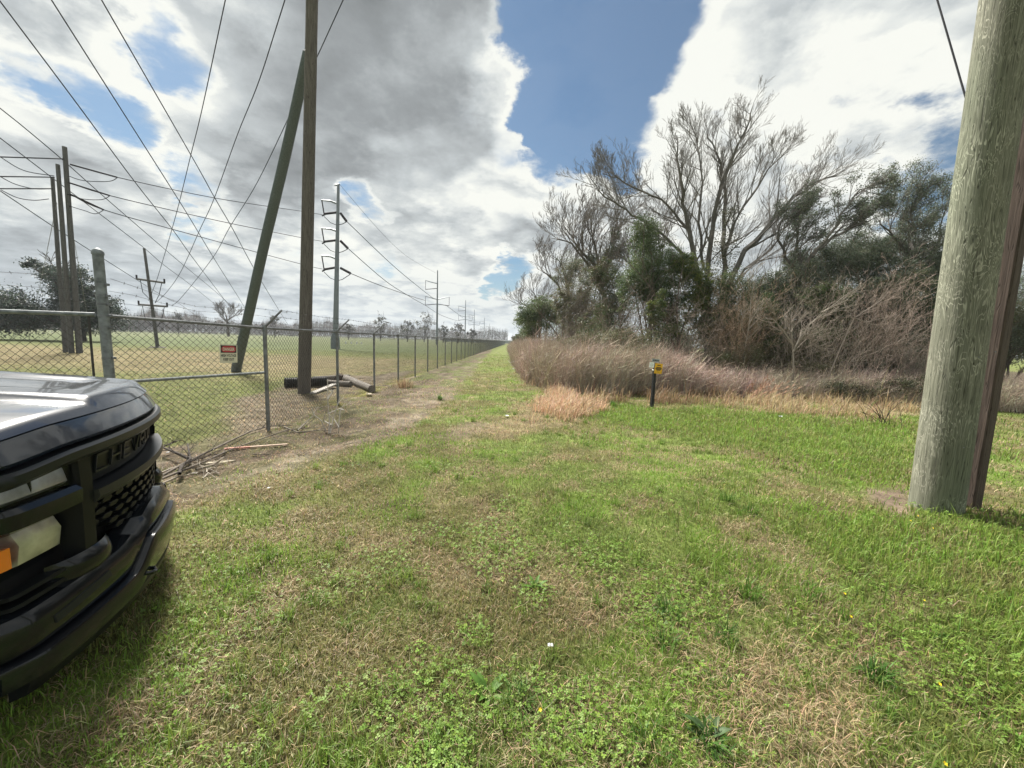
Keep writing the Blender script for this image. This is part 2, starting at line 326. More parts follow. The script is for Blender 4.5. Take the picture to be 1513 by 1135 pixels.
def groundcol(x,y):
    d=zones(x,y);a,b,c=patchfields(x,y);n=len(x)
    fine=fbm(x*22,y*22,3)
    col=np.tile(C_OL*.62,(n,1))
    col=mixc(col,C_GR*.9,sstep(.42,.6,a))
    col=mixc(col,C_ST*.42,sstep(.5,.68,b)*.6)
    far=sstep(12,30,np.hypot(x,y))
    col=mixc(col,np.tile(np.array([.125,.15,.045]),(n,1)),far*.8)     # unresolved blades
    fld=d['field'];fc=mixc(np.tile(np.array([.098,.108,.036]),(n,1)),np.tile(np.array([.082,.100,.042]),(n,1)),sstep(34,46,y+12*(c-.5)))
    fc=mixc(fc,np.tile(np.array([.105,.115,.055]),(n,1)),sstep(60,110,y)*.6)
    fc=mixc(fc,C_TAN*1.0,d['tan']*.85*(1-.35*sstep(.45,.6,b)))
    fc*=(.8+.45*fbm(x*.7,y*.25)[:,None])
    col=mixc(col,fc,fld)
    col=mixc(col,C_ST*.55,d['straw']*.7)
    lane=d['dirt']
    wx=x+(fbm(x*1.7,y*1.7+9)-.5)*1.2;wy=y+(fbm(x*1.7+31,y*1.7)-.5)*1.2
    dc=mixc(np.tile(C_DR*.80,(n,1)),np.array([.235,.20,.155]),sstep(.50,.74,fbm(wx*2.0,wy*2.0+50,5))*.5)
    dc=mixc(dc,np.tile(np.array([.095,.115,.035]),(n,1)),sstep(.46,.60,fbm(wx*1.6+11,wy*1.6,5)+.10*sstep(10,25,y)*sstep(-3.7,-2.4,x))*(.40+.35*sstep(9,16,y)))
    dc*=(.65+.7*fine[:,None])
    edge=np.exp(-((sdp(x,y,Z_DIRT)+.32+(fbm(wx*2,wy*2)-.5)*.5)/.16)**2)*(x>-3.9)*sstep(3,4,y)*(1-sstep(7.5,10,y))
    dc=mixc(dc,np.tile(np.array([.30,.26,.205]),(n,1))*(.7+.6*fine[:,None]),edge*.45*sstep(.35,.6,fbm(x*2.5,y*2.5+8)))
    col=mixc(col,dc,lane*.95)
    yc=np.tile(np.array([.115,.09,.064]),(n,1))*(.6+.8*fine[:,None]); yc=mixc(yc,np.tile(np.array([.10,.115,.035]),(n,1)),sstep(.6,.75,a)*.5);yc=mixc(yc,np.tile(np.array([.20,.17,.13]),(n,1)),sstep(.5,.62,fbm(x*6,y*6))*.5)
    yc=mixc(yc,np.array([.13,.135,.02]),sstep(8,9.5,y)*sstep(-5.2,-4.2,x)*sstep(.4,.55,b)*.8)
    col=mixc(col,yc,d['yard']*.92)
    col=mixc(col,np.array([.17,.13,.095]),d['bare'])
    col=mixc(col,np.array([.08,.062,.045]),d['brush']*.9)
    return col
# one graded sheet reaching the horizon
def graded(lo,hi,near0,near1,step):
    c=list(np.arange(near0,near1+1e-6,step)); s=step
    v=near1
    while v<hi: s*=1.12; v+=s; c.append(min(v,hi))
    s=step;v=near0;pre=[]
    while v>lo: s*=1.12; v-=s; pre.append(max(v,lo))
    return np.array(sorted(set(pre))+c)
gx=graded(-3000,3000,-6.5,7.5,.05);gy=graded(-600,3500,.2,14.,.05)
XX,YY=np.meshgrid(gx,gy,indexing='ij');fx=XX.ravel();fy=YY.ravel()
zz=gz(fx,fy);nx,ny=len(gx),len(gy)
idx=np.arange(nx*ny).reshape(nx,ny);Q=np.stack([idx[:-1,:-1],idx[1:,:-1],idx[1:,1:],idx[:-1,1:]],-1).reshape(-1,4)
def ground_mat():
    m,nt,b=newmat('ground_soil_and_turf');L=nt.links.new
    a=nd(nt,'ShaderNodeAttribute');a.attribute_name='Col';tc=nd(nt,'ShaderNodeTexCoord')
    n1=nd(nt,'ShaderNodeTexNoise');n1.inputs['Scale'].default_value=45;n1.inputs['Detail'].default_value=8;n1.inputs['Roughness'].default_value=.7;L(tc.outputs['Object'],n1.inputs['Vector'])
    n2=nd(nt,'ShaderNodeTexNoise');n2.inputs['Scale'].default_value=2.2;n2.inputs['Detail'].default_value=8;n2.inputs['Roughness'].default_value=.65;L(tc.outputs['Object'],n2.inputs['Vector'])
    mr=nd(nt,'ShaderNodeMapRange');mr.inputs[1].default_value=.3;mr.inputs[2].default_value=.7;mr.inputs[3].default_value=.45;mr.inputs[4].default_value=1.55;L(n1.outputs['Fac'],mr.inputs[0])
    mr2=nd(nt,'ShaderNodeMapRange');mr2.inputs[1].default_value=.35;mr2.inputs[2].default_value=.65;mr2.inputs[3].default_value=.62;mr2.inputs[4].default_value=1.38;L(n2.outputs['Fac'],mr2.inputs[0])
    mu=nd(nt,'ShaderNodeMath',operation='MULTIPLY');L(mr.outputs[0],mu.inputs[0]);L(mr2.outputs[0],mu.inputs[1])
    s=nd(nt,'ShaderNodeVectorMath',operation='SCALE');L(a.outputs['Color'],s.inputs[0]);L(mu.outputs[0],s.inputs['Scale']);L(s.outputs[0],b.inputs['Base Color'])
    bp=nd(nt,'ShaderNodeBump');bp.inputs['Strength'].default_value=.8;bp.inputs['Distance'].default_value=.03;L(n1.outputs['Fac'],bp.inputs['Height']);L(bp.outputs[0],b.inputs['Normal'])
    b.inputs['Roughness'].default_value=.95;b.inputs['Specular IOR Level'].default_value=.1
    return m
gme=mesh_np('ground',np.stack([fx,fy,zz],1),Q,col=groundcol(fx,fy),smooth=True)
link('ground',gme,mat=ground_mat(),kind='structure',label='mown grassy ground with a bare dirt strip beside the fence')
# ============================================================ GRASS
def blades(x,y,h,w,lean,col,curl=.5,base_dark=.55,z0=None,az=None,segs=2):
    n=len(x);az=rng.random(n)*2*np.pi if az is None else az;fa=az+np.pi/2+rng.normal(0,.5,n)
    z=gz(x,y) if z0 is None else z0
    dx,dy=np.cos(az),np.sin(az);wx,wy=np.cos(fa)*w/2,np.sin(fa)*w/2
    B=np.stack([x,y,z-.004],1);
    l1=lean*.5;l2=lean*(1+curl)
    Mx=B+np.stack([dx*h*np.sin(l1)*.5,dy*h*np.sin(l1)*.5,h*.5*np.cos(l1)],1)
    Tp=Mx+np.stack([dx*h*.5*np.sin(l2),dy*h*.5*np.sin(l2),h*.5*np.cos(l2)],1);Tp[:,2]=np.maximum(Tp[:,2],z+.004)
    W=np.stack([wx,wy,np.zeros(n)],1)
    V=np.stack([B-W,B+W,Mx-W*.85,Mx+W*.85,Tp],1).reshape(-1,3)
    k=np.arange(n)*5;Fq=np.stack([k,k+1,k+3,k+2],1);Ft=np.stack([k+2,k+3,k+4],1)
    tone=np.ones((n,5,1));
    C=(col[:,None,:]*tone).reshape(-1,3)
    return V,Fq,Ft,C
def cat(lst):
    V=[];Q=[];T=[];C=[];b=0
    for v,q,t,c in lst:
        V.append(v);C.append(c)
        if q is not None and len(q): Q.append(q+b)
        if t is not None and len(t): T.append(t+b)
        b+=len(v)
    return np.concatenate(V),(np.concatenate(Q) if Q else None),(np.concatenate(T) if T else None),np.concatenate(C)
def scatter(n,r0,r1,a0=-68,a1=68):
    r=np.exp(rng.uniform(math.log(r0),math.log(r1),n));a=np.radians(rng.uniform(a0,a1,n))
    return r*np.sin(a),r*np.cos(a)
def thin(x,y,keep):
    k=rng.random(len(x))<keep; return x[k],y[k]
def jit(c,n,s): return c*(1+rng.normal(0,s,(n,1)))*(1+rng.normal(0,s*.35,(n,3)))
# short turf
x,y=scatter(560000,.75,46);d=zones(x,y);a,b,c=patchfields(x,y)
keep=(1-d['dirt']*(.96-.35*sstep(.56,.68,b)))*(1-d['yard']*.9)*(1-d['bare']*.9)*(1-d['brush'])*np.where(x<-4.2,.35,1)
k=rng.random(len(x))<keep;x,y=x[k],y[k];a,b,c=a[k],b[k],c[k];d={q:v[k] for q,v in d.items()};n=len(x);r=np.hypot(x,y)
sf=np.clip(.40+.5*(b-.5)*2+d['straw']*.5-d['lush']*.4-sstep(.45,.6,a)*.25,.03,.93)
isst=rng.random(n)<sf
base=mixc(np.tile(C_OL,(n,1)),np.tile(C_GR,(n,1)),sstep(.40,.60,a+rng.normal(0,.06,n)))
base=mixc(base,np.tile(C_LU,(n,1)),np.clip(d['lush']*.85*sstep(.35,.55,fbm(x*3,y*3+4))+sstep(.55,.66,fbm(x*1.1+60,y*1.1+7))*.9,0,1))
fl=(x<-4.2);base[fl]=base[fl]*[.68,.64,.6]
base=mixc(base,np.tile(C_TAN,(n,1)),d['tan']*.8*fl)
stc=mixc(np.tile(C_ST,(n,1)),np.tile(np.array([.17,.14,.07]),(n,1)),rng.random(n)*.8)
colr=np.where(isst[:,None],stc,base*1.25);colr=jit(colr,n,.2)
h=rng.gamma(5,.0086,n)*(1+.7*d['lush'])*(1+.25*sstep(4,12,r));h=np.where(isst,h*1.0,h)*np.where(fl,.7,1)
lean=np.where(isst,rng.uniform(.7,1.55,n),np.abs(rng.normal(.55,.38,n)))
w=rng.uniform(.0022,.0042,n)*(1+np.clip(r-1.5,0,40)*.30)
V,Fq,Ft,C=blades(x,y,h,w,lean,colr,curl=.6)
link('grass',mesh_np('grass',V,Fq,Ft,C),mat=m_grass,label='short mown grass and dry straw covering the ground',cat=None,kind='stuff')
# straw litter lying on the ground
x,y=scatter(95000,.75,16);d=zones(x,y);a,b,c=patchfields(x,y)
x,y=thin(x,y,np.clip(.12+.9*d['straw']+.85*d['dirt']+1.*d['yard']+sstep(.5,.62,b)*.5-d['lush'],0.02,1)*(1-d['brush'])*np.where((x<-4.2)&(d['yard']<.5),.35,1));n=len(x);r=np.hypot(x,y)
V,Fq,Ft,C=blades(x,y,rng.uniform(.04,.13,n),rng.uniform(.0018,.0034,n)*(1+np.clip(r-1.5,0,20)*.25),rng.uniform(1.1,1.65,n),jit(np.tile(C_ST*1.15,(n,1)),n,.25),curl=.1)
link('dead_grass_litter',mesh_np('dead_grass_litter',V,Fq,Ft,C),mat=m_grass,label='dead straw stems lying loose on turf and dirt',kind='stuff')
# clover and small round leaves
def clover(x,y,hh,s,colr):
    n=len(x);z=gz(x,y)+hh;Vs=[];per=3
    az0=rng.random(n)*6.28;Vl=[]
    tx,ty=rng.normal(0,.32,n),rng.normal(0,.32,n)
    for k in range(per):
        az=az0+k*2.09;dx,dy=np.cos(az),np.sin(az);px,py=-dy,dx
        def P(u,v): return np.stack([x+(dx*u+px*v)*s,y+(dy*u+py*v)*s,z+((dx*u+px*v)*tx+(dy*u+py*v)*ty)*s],1)
        Vl+= [P(.05,0),P(.5,-.42),P(.95,-.3),P(1.,.0),P(.95,.3),P(.5,.42)]
    V=np.stack(Vl,1).reshape(-1,3);m=np.arange(n*per)*6
    Fq=np.concatenate([np.stack([m,m+1,m+2,m+3],1),np.stack([m,m+3,m+4,m+5],1)])
    return V,Fq,None,np.repeat(colr,6*per,axis=0)
x,y=scatter(120000,.75,13);d=zones(x,y);a,b,c=patchfields(x,y)
cl=sstep(.60,.68,fbm(x*1.9+90,y*1.9+30))*.45+d['lush']*.6*sstep(.42,.56,fbm(x*1.3+9,y*1.3+30))
for (px,py,rr) in ((740,820,.32),(790,880,.15),(1000,880,.35),(980,900,.3),(900,830,.3),(700,930,.12),(850,1060,.2),(1230,950,.2),(650,1110,.15),(100,940,.1),(1450,1000,.5),(270,1000,.12),(730,790,.3)):
    g=gnd(px,py);cl=np.maximum(cl,1-sstep(rr*.5,rr*1.2,np.hypot(x-g.x,y-g.y)))
x,y=thin(x,y,np.clip(cl,0,.95)*(1-d['dirt']*.85)*(1-d['brush'])*(1-d['straw']*.8)*np.where(x<-4.2,0,1)*np.where(x<-1.2,.5,1));n=len(x);r=np.hypot(x,y)
cc=jit(mixc(np.tile(np.array([.15,.26,.040]),(n,1)),np.tile(np.array([.22,.33,.06]),(n,1)),rng.random(n)),n,.15)
V,Fq,Ft,C=clover(x,y,rng.uniform(.015,.06,n)*(1+.4*zones(x,y)['lush']),rng.uniform(.006,.0125,n)*(1+np.clip(r-2,0,20)*.09),cc)
link('clover',mesh_np('clover',V,Fq,Ft,C),mat=m_grass,label='bright green clover leaves spreading through the turf',kind='stuff')
# longer weeds at the lush right side and the strip before the thicket
x,y=scatter(130000,1.4,16,5,70);d=zones(x,y);a,b,c=patchfields(x,y)
x,y=thin(x,y,np.clip(d['lush']*.8+sstep(.58,.66,fbm(x*1.1+5,y*1.1+60))*.35,0,1)*(1-d['brush'])*(1-d['bare'])*(1-d['straw']*.7));n=len(x);r=np.hypot(x,y)
V,Fq,Ft,C=blades(x,y,rng.gamma(5,.017,n)*(.7+.5*fbm(x*1.5,y*1.5))*(1+.4*sstep(7,11,r)),rng.uniform(.003,.006,n)*(1+np.clip(r-2,0,20)*.22),np.abs(rng.normal(.55,.35,n)),jit(mixc(np.tile(np.array([.165,.26,.045]),(n,1)),np.tile(np.array([.25,.26,.09]),(n,1)),rng.random(n)**2),n,.22),curl=.9)
tx,ty=scatter(700,1.2,11,-45,68);td=zones(tx,ty);k=rng.random(700)<np.clip(.25+.6*td['lush']+sstep(.5,.6,fbm(tx*.8+4,ty*.8)),0,1)*(1-td['dirt'])*(1-td['brush'])*(1-td['yard'])*(tx>-2.5);tx,ty=tx[k],ty[k]
nb=34;m_=len(tx);X_=np.repeat(tx,nb)+rng.normal(0,.028,m_*nb);Y_=np.repeat(ty,nb)+rng.normal(0,.028,m_*nb);hh_=np.repeat(rng.uniform(.07,.15,m_),nb)*rng.uniform(.5,1.1,m_*nb)
tc_=np.repeat(mixc(np.tile(np.array([.12,.21,.035]),(m_,1)),np.tile(np.array([.21,.28,.06]),(m_,1)),rng.random(m_)),nb,axis=0);rr_=np.hypot(X_,Y_)
T2=blades(X_,Y_,hh_,rng.uniform(.003,.0055,m_*nb)*(1+np.clip(rr_-2,0,20)*.12),np.abs(rng.normal(.5,.3,m_*nb)),jit(tc_,m_*nb,.15),curl=1.1)
V,Fq,Ft,C=cat([(V,Fq,Ft,C),T2])
link('tall_grass',mesh_np('tall_grass',V,Fq,Ft,C),mat=m_grass,label='longer lush green grass around the pole and before the thicket',kind='stuff')
# tan uncut grass in front of the thicket
def strawband(poly_px,n,h,tint,lean_az=0.4):
    P=[gnd(*p) for p in poly_px];xs=[p.x for p in P];ys=[p.y for p in P]
    x=rng.uniform(min(xs)-.3,max(xs)+.3,n*3);y=rng.uniform(min(ys)-.3,max(ys)+.3,n*3)
    s_=sdp(x,y,[(p.x,p.y) for p in P])+(fbm(x*1.6,y*1.6)-.5)*1.6;k=rng.random(len(x))<np.clip(-s_*1.6+.12,0,1)*sstep(.36,.56,fbm(x*1.3+3,y*1.3))
    x,y=x[k][:n],y[k][:n];m=len(x)
    return blades(x,y,rng.gamma(4,h/4,m)*(.35+1.2*fbm(x*2,y*2)),rng.uniform(.008,.016,m),np.abs(rng.normal(.6,.35,m)),jit(np.tile(tint,(m,1)),m,.22),curl=.7,az=rng.normal(lean_az,1.3,m))
L_=[strawband([(1080,590),(1180,583),(1370,598),(1360,612),(1300,622),(1150,612),(1040,600)],9000,.26,np.array([.40,.31,.18])),
    strawband([(870,584),(1000,580),(1100,588),(1080,598),(960,596),(870,598)],6000,.35,np.array([.27,.19,.11])),
    strawband([(770,606),(800,585),(850,565),(885,585),(880,612),(840,622),(790,622)],11000,.26,np.array([.52,.37,.24])),
    strawband([(770,560),(800,545),(850,560),(840,585),(790,590)],4000,.35,np.array([.33,.24,.15]))]
V,Fq,Ft,C=cat(L_);link('dry_grass',mesh_np('dry_grass',V,Fq,Ft,C),mat=m_grass,label='tan uncut dry grass along the foot of the thicket',kind='stuff')
# ============================================================ FENCE
def chain(Lw,Hh,s=.088,r=.0030,top=.035,n=3):
    P0=[];P1=[];z0,z1=.03,Hh+top
    for sg in (1,-1):
        k=-Hh-1 if sg>0 else 0
        u=-(z1-z0) if sg>0 else 0
        a=np.arange(-(z1-z0),Lw+(z1-z0),s)
        for q in a:
            # u = q + sg*(z-z0)
            if sg>0: ua,ub=q,q+(z1-z0)
            else: ua,ub=q+(z1-z0),q
            za,zb=z0,z1
            du=(ub-ua);pa,pb=0.,1.
            lo,hi=sorted(((0-ua)/du,(Lw-ua)/du));pa=max(pa,lo);pb=min(pb,hi)
            if pb-pa<.01: continue
            o=.0018*sg
            P0.append((ua+du*pa,o,za+(zb-za)*pa));P1.append((ua+du*pb,o,za+(zb-za)*pb))
    m=len(P0);V,Q=frusta_np(np.array(P0),np.array(P1),np.full(m,r),np.full(m,r),n)
    return mesh_np('chain_link_mesh',V,Q)
def barbed(name,pts,parent,r=.0022,step=.13):
    mb=MB();mb.tube(pts,r,4)
    pts=[Vector(p) for p in pts];acc=0
    for a,b in zip(pts,pts[1:]):
        L=(b-a).length;t=(b-a)/max(L,1e-6);q=step-acc
        while q<L:
            p=a+t*q
            for k in range(2):
                v=Vector(np.random.default_rng(int(q*1e4)%9999+k).normal(0,1,3));v=(v-t*v.dot(t)).normalized()*.018
                mb.tube([p-v,p+v],r*.8,3,False)
            q+=step
        acc=(L-(q-step))
    return mb.build(name,m_link,parent)
FH=1.74
G=Vector((-4.84,4.6,0));P1=Vector((-4.13,6.42,0));FX=-4.2
fence=empty('chain_link_fence',(FX,9.2,0),label='long galvanised chain link fence with barbed wire running beside the dirt strip',cat='fence')
bpy.context.view_layer.update()
def par(o,root): o.location=o.location-root.location; return o
posts=[P1]+[Vector((FX,9.2+2.45*k,0)) for k in range(78)]
def post_mesh():
    mb=MB();mb.tube([(0,0,-.1),(0,0,FH-.03)],.03,10);mb.tube([(0,0,FH-.06),(0,0,FH+.045)],.037,10)
    mb.tube([(0,0,1.0),(0,0,1.02)],.034,10);mb.tube([(0,0,.45),(0,0,.47)],.034,10)
    return mb
o0=post_mesh().build('fence_post',m_galv,fence,True,loc=posts[0]-fence.location)
def arm_mb():
    mb=MB();mb.tube([(0,0,FH+.02),(.05,0,FH+.06),(.30,0,FH+.30)],[.022,.02,.016],6);return mb
a0=arm_mb().build('barbed_wire_arm',m_galv,fence,True,loc=posts[0]-fence.location)
for p in posts[1:]:
    for s in (o0,a0):
        c=s.copy();COL.objects.link(c);c.parent=fence;c.location=p-fence.location
# rails (one tube per run) and mesh bays
mb=MB();mb.tube([G+Vector((0,0,1.80)),P1+Vector((0,0,FH)),Vector((FX,9.2,FH)),Vector((FX,posts[-1].y,FH))],.021,8)
o=mb.build('top_rail',m_galv,fence,True);o.location=-fence.location
mb=MB();mb.tube([G+Vector((0,0,1.0)),P1+Vector((0,0,1.0))],.021,8)
o=mb.build('middle_rail',m_galv2,fence,True);o.location=-fence.location
mb=MB()
for a,b,h in ((G,P1,1.0),(G,P1,1.74)):
    for k in range(24):
        t=(k+.5)/24;p=a.lerp(b,t);z=h if h<1.5 else 1.80+(FH-1.80)*t
        d=(b-a).normalized();q=[];
        for j in range(5):
            an=j/4*2*math.pi;q.append(p+Vector((0,0,z))+d*(j*.012)+(Vector((d.y,-d.x,0))*math.cos(an)+Vector((0,0,1))*math.sin(an))*.025)
        mb.tube(q,.003,3,False)
o=mb.build('tie_wire',m_link,fence);o.location=-fence.location
def place(me,a,b,mat,parent,name='mesh_panel',off=.03):
    d=(b-a);ang=math.atan2(d.y,d.x);o=link(name,me,parent,mat,loc=a-parent.location+Vector((math.sin(ang),-math.cos(ang),0))*-off)
    o.rotation_euler=(0,0,ang);return o
place(chain((P1-G).length,FH+.03),G,P1,m_link,fence)
place(chain((posts[1]-P1).length,FH),P1,posts[1],m_link,fence)
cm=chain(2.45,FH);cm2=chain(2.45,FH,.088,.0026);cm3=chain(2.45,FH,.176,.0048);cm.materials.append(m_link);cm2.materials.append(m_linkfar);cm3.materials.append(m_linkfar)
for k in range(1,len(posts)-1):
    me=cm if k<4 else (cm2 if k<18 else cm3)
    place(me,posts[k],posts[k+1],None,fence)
# barbed wire: three strands over the arms
for (fx_,fz) in ((.08,.085),(.18,.19),(.29,.295)):
    pts=[]
    for i,p in enumerate(posts[:60]):
        if i: pts.append((Vector(posts[i-1])+p)/2+Vector((fx_,0,FH+fz-.02)))
        pts.append(p+Vector((fx_,0,FH+fz)))
    o=barbed('barbed_wire',pts,fence,.0028,.16 );o.location=-fence.location
# strands sagging from the gate post to the first arm
def plane_pt(x,y,A=G,B=P1):
    n=Vector((-(B-A).y,(B-A).x,0));d=ray(x,y);t=(A-Vector((0,0,H))).dot(n)/d.dot(n);return Vector((0,0,H))+d*t
for l in (((163,412),(200,424),(240,438),(265,447),(290,453),(325,455),(355,454),(390,457),(424,462)),
          ((160,430),(195,436),(240,448),(290,460),(340,463),(380,466),(413,471)),
          ((163,447),(200,451),(250,461),(300,469),(350,474),(406,479))):
    o=barbed('barbed_wire',[plane_pt(*q) for q in l],fence);o.location=-fence.location
# gate post and the gate swung off it
gp=empty('gate_post',G,label='thick weathered grey steel gate post with domed cap beside the truck hood',cat='post')
mb=MB();mb.tube([(.0,0,-.1),(-.03,0,2.50)],.049,18);mb.build('shaft',m_galv2,gp,True)
mb=MB();mb.tube([(-.03,0,2.50),(-.03,0,2.53),(-.03,0,2.555),(-.03,0,2.575)],[.056,.056,.042,.012],18);mb.build('cap',m_galv2,gp,True)
for z in (1.02,1.30,1.66,1.80,1.93,2.03,2.16):
    mb=MB();x=-.03*z/2.5;mb.tube([(x,0,z-.012),(x,0,z+.012)],.053,18);mb.box((x+.071,.0,z),(.05,.02,.026));mb.build('clamp_band',m_galv,gp,True)
GA=G+Vector((-.09,-.03,0));GD=Vector((-1,-.38,0)).normalized();GB=GA+GD*3.6
gate=empty('chain_link_gate',GA,label='chain link gate left of the thick post, closer and with larger looking mesh',cat='gate')
def gpl(x,y):
    return plane_pt(x,y,GA,GB)
za=gpl(143,465).z;zb=gpl(0,460).z
mb=MB();A_=GA+Vector((0,0,za));pb=gpl(0,460);B_=A_+(Vector((pb.x,pb.y,pb.z))-A_)*1.9
mb.tube([A_,B_],.024,10);o=mb.build('top_rail',m_galv2,gate,True);o.location=-gate.location
mb=MB();mb.tube([GA+GD*.06+Vector((0,0,.1)),GA+GD*.06+Vector((0,0,za-.02))],.012,8);mb.tube([GB+Vector((0,0,.1)),GB+Vector((0,0,za))],.024,8);o=mb.build('stile',m_link,gate,True);o.location=-gate.location
place(chain(3.5,za-.05,.088,.0027,.0),GA+GD*.08,GB,m_link,gate,off=0)
for l in (((0,402),(54,405),(143,412)),((0,421),(49,424),(148,429)),((0,441.5),(44,443),(149,447))):
    q=[gpl(*p) for p in l];q=[q[0]+(q[0]-q[1])*1.5]+q
    o=barbed('barbed_wire',q,gate);o.location=-gate.location
# ------------------------------------------------------------ text helper
def text_mesh(body,w,h,bold=True):
    cu=bpy.data.curves.new('t','FONT');cu.body=body;cu.align_x='CENTER';cu.align_y='CENTER';cu.size=1;cu.extrude=.0
    cu.offset=.035 if bold else 0
    o=bpy.data.objects.new('t',cu);COL.objects.link(o);bpy.context.view_layer.update()
    me=bpy.data.meshes.new_from_object(o.evaluated_get(bpy.context.evaluated_depsgraph_get()))
    bpy.data.objects.remove(o);v=np.empty(len(me.vertices)*3,np.float32);me.vertices.foreach_get('co',v);v=v.reshape(-1,3)
    mn,mx=v.min(0),v.max(0);c=(mn+mx)/2;v[:,0]=(v[:,0]-c[0])*w/(mx[0]-mn[0]);v[:,1]=(v[:,1]-c[1])*h/(mx[1]-mn[1]);v[:,2]=0
    me.vertices.foreach_set('co',v.ravel());me.update();return me
def plate(w,h,rad,t,n=5):
    pts=[]
    for cx,cy,a0 in ((w/2-rad,h/2-rad,0),(-w/2+rad,h/2-rad,90),(-w/2+rad,-h/2+rad,180),(w/2-rad,-h/2+rad,270)):
        for k in range(n): a=math.radians(a0+90*k/(n-1));pts.append((cx+rad*math.cos(a),cy+rad*math.sin(a),0))
    mb=MB();mb.prism(pts,(0,0,t));return mb
def add_flat(mbOrMe,name,mat,root,x,y,z):
    if isinstance(mbOrMe,MB): o=mbOrMe.build(name,mat,root)
    else: o=link(name,mbOrMe,root,mat)
    o.location=(x,y,z);return o
m_sgnw=plain('sign_cream',(.62,.60,.46),.5,noise=.12,nscale=12);m_sgnk=plain('sign_black',(.02,.02,.02),.5);m_sgnr=plain('sign_red',(.42,.035,.045),.5);m_sgny=plain('sign_yellow',(.78,.42,.015),.45,noise=.06)
d=(P1-G).normalized();c=plane_pt(335.5,522.5);nrm=Vector((d.y,-d.x,0))
sg=empty('danger_sign',c+nrm*.035,label='square DANGER HIGH VOLTAGE KEEP OUT sign hung on the chain link',cat='sign')
Xa=d;Ya=Vector((0,0,1));Za=Xa.cross(Ya);mt=Matrix((( Xa.x,Ya.x,Za.x,0),(Xa.y,Ya.y,Za.y,0),(Xa.z,Ya.z,Za.z,0),(0,0,0,1)));sg.matrix_world=Matrix.Translation(c+nrm*.035)@mt@Matrix.Rotation(-.03,4,'Z')
add_flat(plate(.255,.275,.008,.003),'plate',m_sgnw,sg,0,0,0)
add_flat(plate(.225,.112,.003,.0015),'black_panel',m_sgnk,sg,0,.068,.003)
add_flat(plate(.205,.096,.046,.0015,8),'red_oval',m_sgnr,sg,0,.068,.0045)
add_flat(text_mesh('DANGER',.17,.05),'lettering',m_sgnw,sg,0,.068,.0068)
add_flat(text_mesh('HIGH VOLTAGE',.22,.04),'lettering',m_sgnk,sg,0,-.028,.0036)
add_flat(text_mesh('KEEP OUT',.155,.04),'lettering',m_sgnk,sg,0,-.086,.0036)
for s in (-1,1):
    mb=MB();mb.tube([(0,0,0),(0,0,.004)],.005,8);o=mb.build('bolt',m_galv,sg);o.location=(s*.112,.125,.003)
# ============================================================ WOODEN POLES
def pole(name,base,top,r0,r1,mat,n=28,rings=40,irr=.012,**k):
    base=Vector(base);top=Vector(top);mb=MB();pts=[];rr=[]
    for i in range(rings+1):
        t=i/rings;p=(top-base)*t;p+=Vector((vn(np.array([t*4.]),np.array([r0*91]))[0]-.5,vn(np.array([t*4.]),np.array([r0*31+7]))[0]-.5,0))*irr*2
        pts.append(p);rr.append(r0+(r1-r0)*t+irr*.3*(vn(np.array([t*13.]),np.array([3.]))[0]-.5))
    pts[0].z-=.15;mb.tube(pts,rr,n)
    return mb.build(name,mat,None,True,loc=base,**k)
m_big=woodpole('treated_pole_green_grey',(.11,.112,.083),(.20,.203,.155),(.38,.375,.30),swirl=.95,scale=1.15,zs=.2,bump=.6,tint=(.80,.95,.82))
m_brown=woodpole('weathered_brown_pole',(.09,.08,.072),(.17,.155,.142),(.24,.225,.205),swirl=.25,zs=.12)
m_redbrown=woodpole('old_timber_red_brown',(.055,.042,.035),(.105,.080,.066),(.15,.125,.105),swirl=.2,zs=.06)
m_bluegr=woodpole('treated_pole_blue_green',(.095,.115,.125),(.155,.182,.195),(.21,.235,.24),swirl=.15,zs=.1)
m_greyp=woodpole('grey_poles',(.075,.076,.078),(.145,.145,.145),(.2,.2,.19),swirl=.1,zs=.1)
bp=Vector((4.60,3.98,0));tp=Vector(bp)+(Vector(at(1490,-60,4.0))-bp)*1.0
big=pole('utility_pole',bp,bp+Vector((-.12,.03,9.5)),.208,.175,m_big,n=64,rings=120,irr=.006,label='thick pale green wooden utility pole close up at the right',cat='utility pole')
for (px,py) in ((1445,528),(1423,661),(1470,520)):
    mb=MB();p=at(px,py,3.79);mb.tube([p,p+Vector((-.006,-.012,0))],.006,6);mb.build('nail',m_galv,big).location=-bp
# squared timber standing behind it
tb=Vector((5.02,4.06,0));mb=MB()
ys=[(-.15,0),(3.,.01),(7.5,.03)];Rz=Matrix.Rotation(.35,3,'Z')
pr=[]
for z,xo in ys:
    w=.088-.003*z
    q=[Vector((s*w+xo,t*w,z)) for s,t in ((-1,-.8),(-.8,-1),(.8,-1),(1,-.8),(1,.8),(.8,1),(-.8,1),(-1,.8))]
    pr.append([Rz@v for v in q]+[Rz@q[0]])
mb.grid(pr);mb.add(pr[-1][:-1],[tuple(range(8))]);
mb.build('timber_post',m_redbrown,None,False,loc=tb,label='dark red brown squared timber post tucked behind the thick pale pole',cat='post')
pb_=gnd(449,581);pole('utility_pole',pb_,pb_+(at(461,0,pb_.y)-pb_)*1.35,.168,.13,m_brown,n=24,label='tall brown wooden utility pole just inside the chain link fence',cat='utility pole')
lb=gnd(348,549);lt=at(456,78,pb_.y+.35);pole('brace_pole',lb,lt,.185,.13,m_bluegr,n=20,label='blue green brace pole leaning against the tall brown pole',cat='brace pole')
cl=[((97,521),(77,262),.125,'shortest'),((106,522),(85,243),.135,'middle'),((117.5,522),(95,217),.155,'tallest')]
ctops=[]
